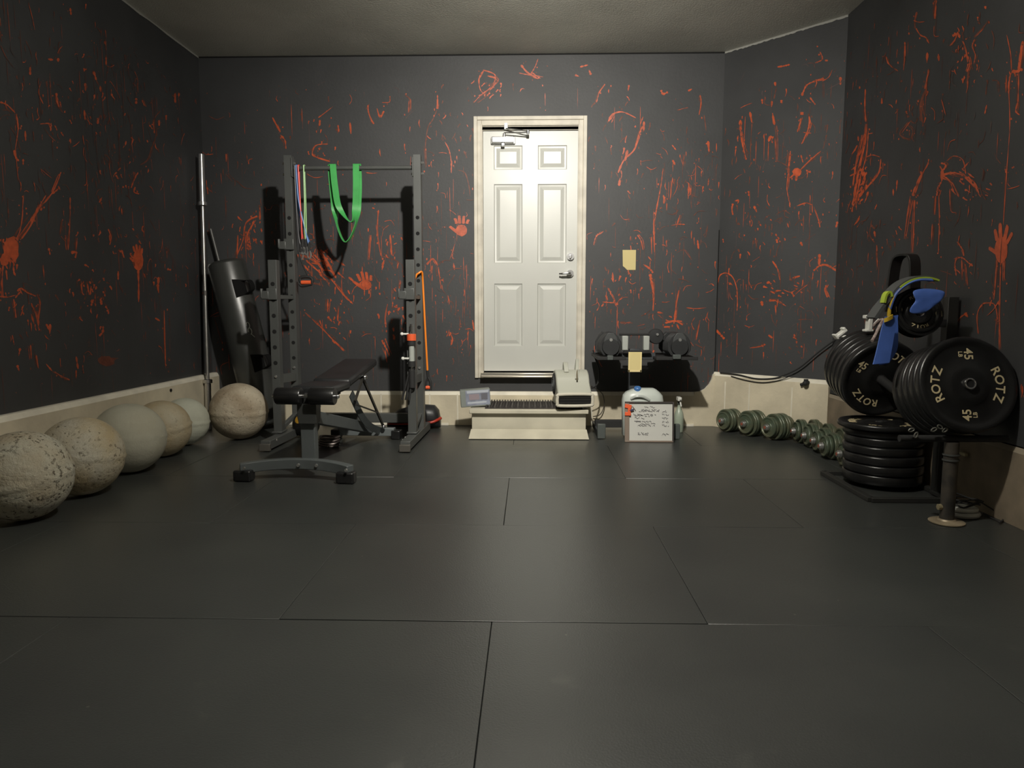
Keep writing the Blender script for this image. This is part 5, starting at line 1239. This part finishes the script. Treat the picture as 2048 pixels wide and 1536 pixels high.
# leather belt loop standing on the top of the post
bx = onY(1815, 560, 3.66); zb0 = onY(1815, 604, 3.66).z; zt0 = onY(1815, 509, 3.66).z
P = smoothpts([Vector((bx.x - .040, 3.74, zb0 - .05)), Vector((bx.x - .032, 3.74, (zb0 + zt0) / 2)), Vector((bx.x - .022, 3.73, zt0 - .02)), Vector((bx.x + .002, 3.69, zt0)), Vector((bx.x + .014, 3.64, zt0 - .02)), Vector((bx.x + .020, 3.63, (zb0 + zt0) / 2)), Vector((bx.x + .022, 3.63, zb0 - .05))], 6)
lb = thing('lifting_belt', 'tall black leather belt loop standing up behind the coloured bands', 'belt', (bx.x, 3.66, zb0 - .05))
wv = [Vector((.030, .006, 0))] * len(P)
link('strap', G().ribbon(P, wv, .012), mat('belt_leather', (.010, .010, .010), .5), lb, True, smooth=50, bevel=.002)
link('buckle', G().box((bx.x + .02, 3.61, zb0 - .03), (.05, .012, .04)), MATTE, lb, True, bevel=.003)
# white collars resting on the far stack
for (x, y, nmx, lab, rot) in ((1738, 646, 1, 'white plastic clip collar standing upright on top of the far plates', 0.0), (1681, 667, 0, 'small white plastic clip lying at the left top edge of far plates', .9)):
    q = onY(x, y, 4.12 if nmx else 4.25); s = .78 if nmx else .62
    t = thing('clip_collar', lab, 'clip', q, (0, rot, 0))
    g = G().box((0, 0, 0), (.030 * s, .05, .12 * s)); g.box((-.022 * s, 0, .045 * s), (.03 * s, .05, .028 * s)); g.box((-.005 * s, 0, -.055 * s), (.06 * s, .05, .02 * s))
    link('clip_body', g, WHITEP, t, bevel=.005)
    link('lever', G().bar((.02 * s, -.01, -.02 * s), (.06 * s, -.02, .03 * s), .014, .012), WHITEP, t, bevel=.002)
P = smoothpts([onY(1748, 652, 4.05), onY(1758, 642, 4.0), onY(1766, 640, 3.95), onY(1758, 655, 3.92), onY(1750, 672, 3.92), onY(1744, 682, 3.9)], 5)
tag(link('braided_rope', G().tube(P, .009, 8), mat('rope_mauve', (.20, .13, .13), .6, var=.6, vs=60, col2=(.45, .38, .34))), 'short red and white braided rope between the clip collar and blue band', 'rope')

# near support: steel loading post on a round flange, cross arm with chain
c = onZ(1893, 1045); lp = thing('loading_post', 'worn black steel post standing on a round tan flange under near plates', 'post', (c.x, c.y, 0))
g = G().lathe([(.001, 0), (.072, 0), (.076, .003), (.076, .007), (.070, .010), (.040, .013), (.035, .02)], 36, Matrix.Translation(c)); link('flange', g, mat('worn_flange', (.26, .21, .14), .5, metal=.3, var=.3), lp, True)
zt_ = .384
g = G().cyl(c + Vector((0, 0, .012)), c + Vector((.0, 0, zt_)), .031, n=24)
link('tube_post', g, mat('worn_black', (.020, .019, .017), .55, var=.4, vs=14, col2=(.06, .05, .038)), lp, True)
for z in (.30, .325): link('ring', G().lathe([(.0312, z - .004), (.036, z - .003), (.036, z + .003), (.032, z + .004)], 24, Matrix.Translation(c), cap=False), mat('ring_grey', (.10, .105, .10), .4, metal=.5), lp, True)
link('bolt', G().cyl(c + Vector((-.045, -.0, .075)), c + Vector((-.028, 0, .075)), .014, n=8), mat('worn_brass', (.35, .30, .18), .4, metal=.5), lp, True)
zA = onY(1850, 845, 3.23).z
ca = thing('support_arm', 'black crossbar with chain links just below the near plate stack', 'bar', (c.x, c.y, zA))
g = G().cyl((onY(1800, 850, c.y).x, c.y, zt_ + .016), (2.21, c.y, zt_ + .016), .016, n=14); link('arm_bar', g, MATTE, ca, True)
g = G()
for (x, y, a_) in ((1823, 846, .3), (1832, 856, 1.2), (1868, 845, .5), (1880, 840, -.6), (1890, 846, .7), (1925, 842, .4)):
    q = onY(x, y + 14, c.y - .03)
    g.tube([q + Vector((.013 * cos(t_) * cos(a_) - .007 * sin(t_) * sin(a_), 0, .013 * cos(t_) * sin(a_) + .007 * sin(t_) * cos(a_))) for t_ in [i * 2 * pi / 10 for i in range(10)]], .0032, 6, True)
link('chain_links', g, mat('chain_grey', (.22, .22, .19), .4, metal=.6), ca, True)
# grey oval weight with a tangle of cord
c2 = onZ(1942, 1041); ow = thing('ankle_weight', 'flat grey oval pad on the floor right of the post, cord tangled on it', 'pad', (c2.x, c2.y + .07, 0))
M = Matrix.Translation((c2.x, c2.y + .07, 0)) @ Matrix.Diagonal((1.0, .75, 1, 1))
link('lower_pad', G().lathe([(.06, .0), (.078, .004), (.083, .014), (.078, .024), (.06, .028)], 36, M), mat('pad_grey', (.34, .34, .31), .5, var=.1), ow, True)
link('upper_pad', G().lathe([(.055, .028), (.070, .031), (.072, .040), (.066, .047), (.04, .050)], 36, M), mat('pad_grey_top', (.42, .42, .38), .45, var=.1), ow, True)
rc = random.Random(4); P = []
for i in range(26):
    a_ = i * .95; P.append(Vector((c2.x + .02 + (.05 + .03 * rc.random()) * cos(a_), c2.y + .08 + (.04 + .03 * rc.random()) * sin(a_), .058 + .030 * rc.random() + .02 * sin(i * .5))))
P += [Vector((c2.x + .12, c2.y + .08, .05)), Vector((c2.x + .16, c2.y + .02, .012)), Vector((c2.x + .10, c2.y - .05, .006)), Vector((2.20, c2.y - .03, .006)), Vector((2.215, c2.y + .1, .006))]
tag(link('cord_tangle', G().tube(smoothpts(P, 4), .0035, 6), MATTE), 'tangled black cord heaped on the grey oval pad by the right wall', 'cord')
q = onX(1927, 908, XR - .03); tag(link('latch', G().box(q, (.02, .05, .016)), mat('latch_brass', (.50, .45, .28), .4, metal=.4), bevel=.003), 'tiny pale metal latch on right wall base behind the loading post', 'latch')
cfx = onZ(2046, 1040)
# ceiling lamp holder the bulb sits in (above the frame)
lh = thing('ceiling_lamp', 'white porcelain lamp holder on the ceiling, the room light', 'ceiling lamp', (LAMP.x, LAMP.y, CZ))
link('lamp_holder', G().lathe([(.06, 0), (.058, -.02), (.035, -.05), (.028, -.09)][::-1], 24, Matrix.Translation((LAMP.x, LAMP.y, CZ - .0005))), WHITEP, lh, True)
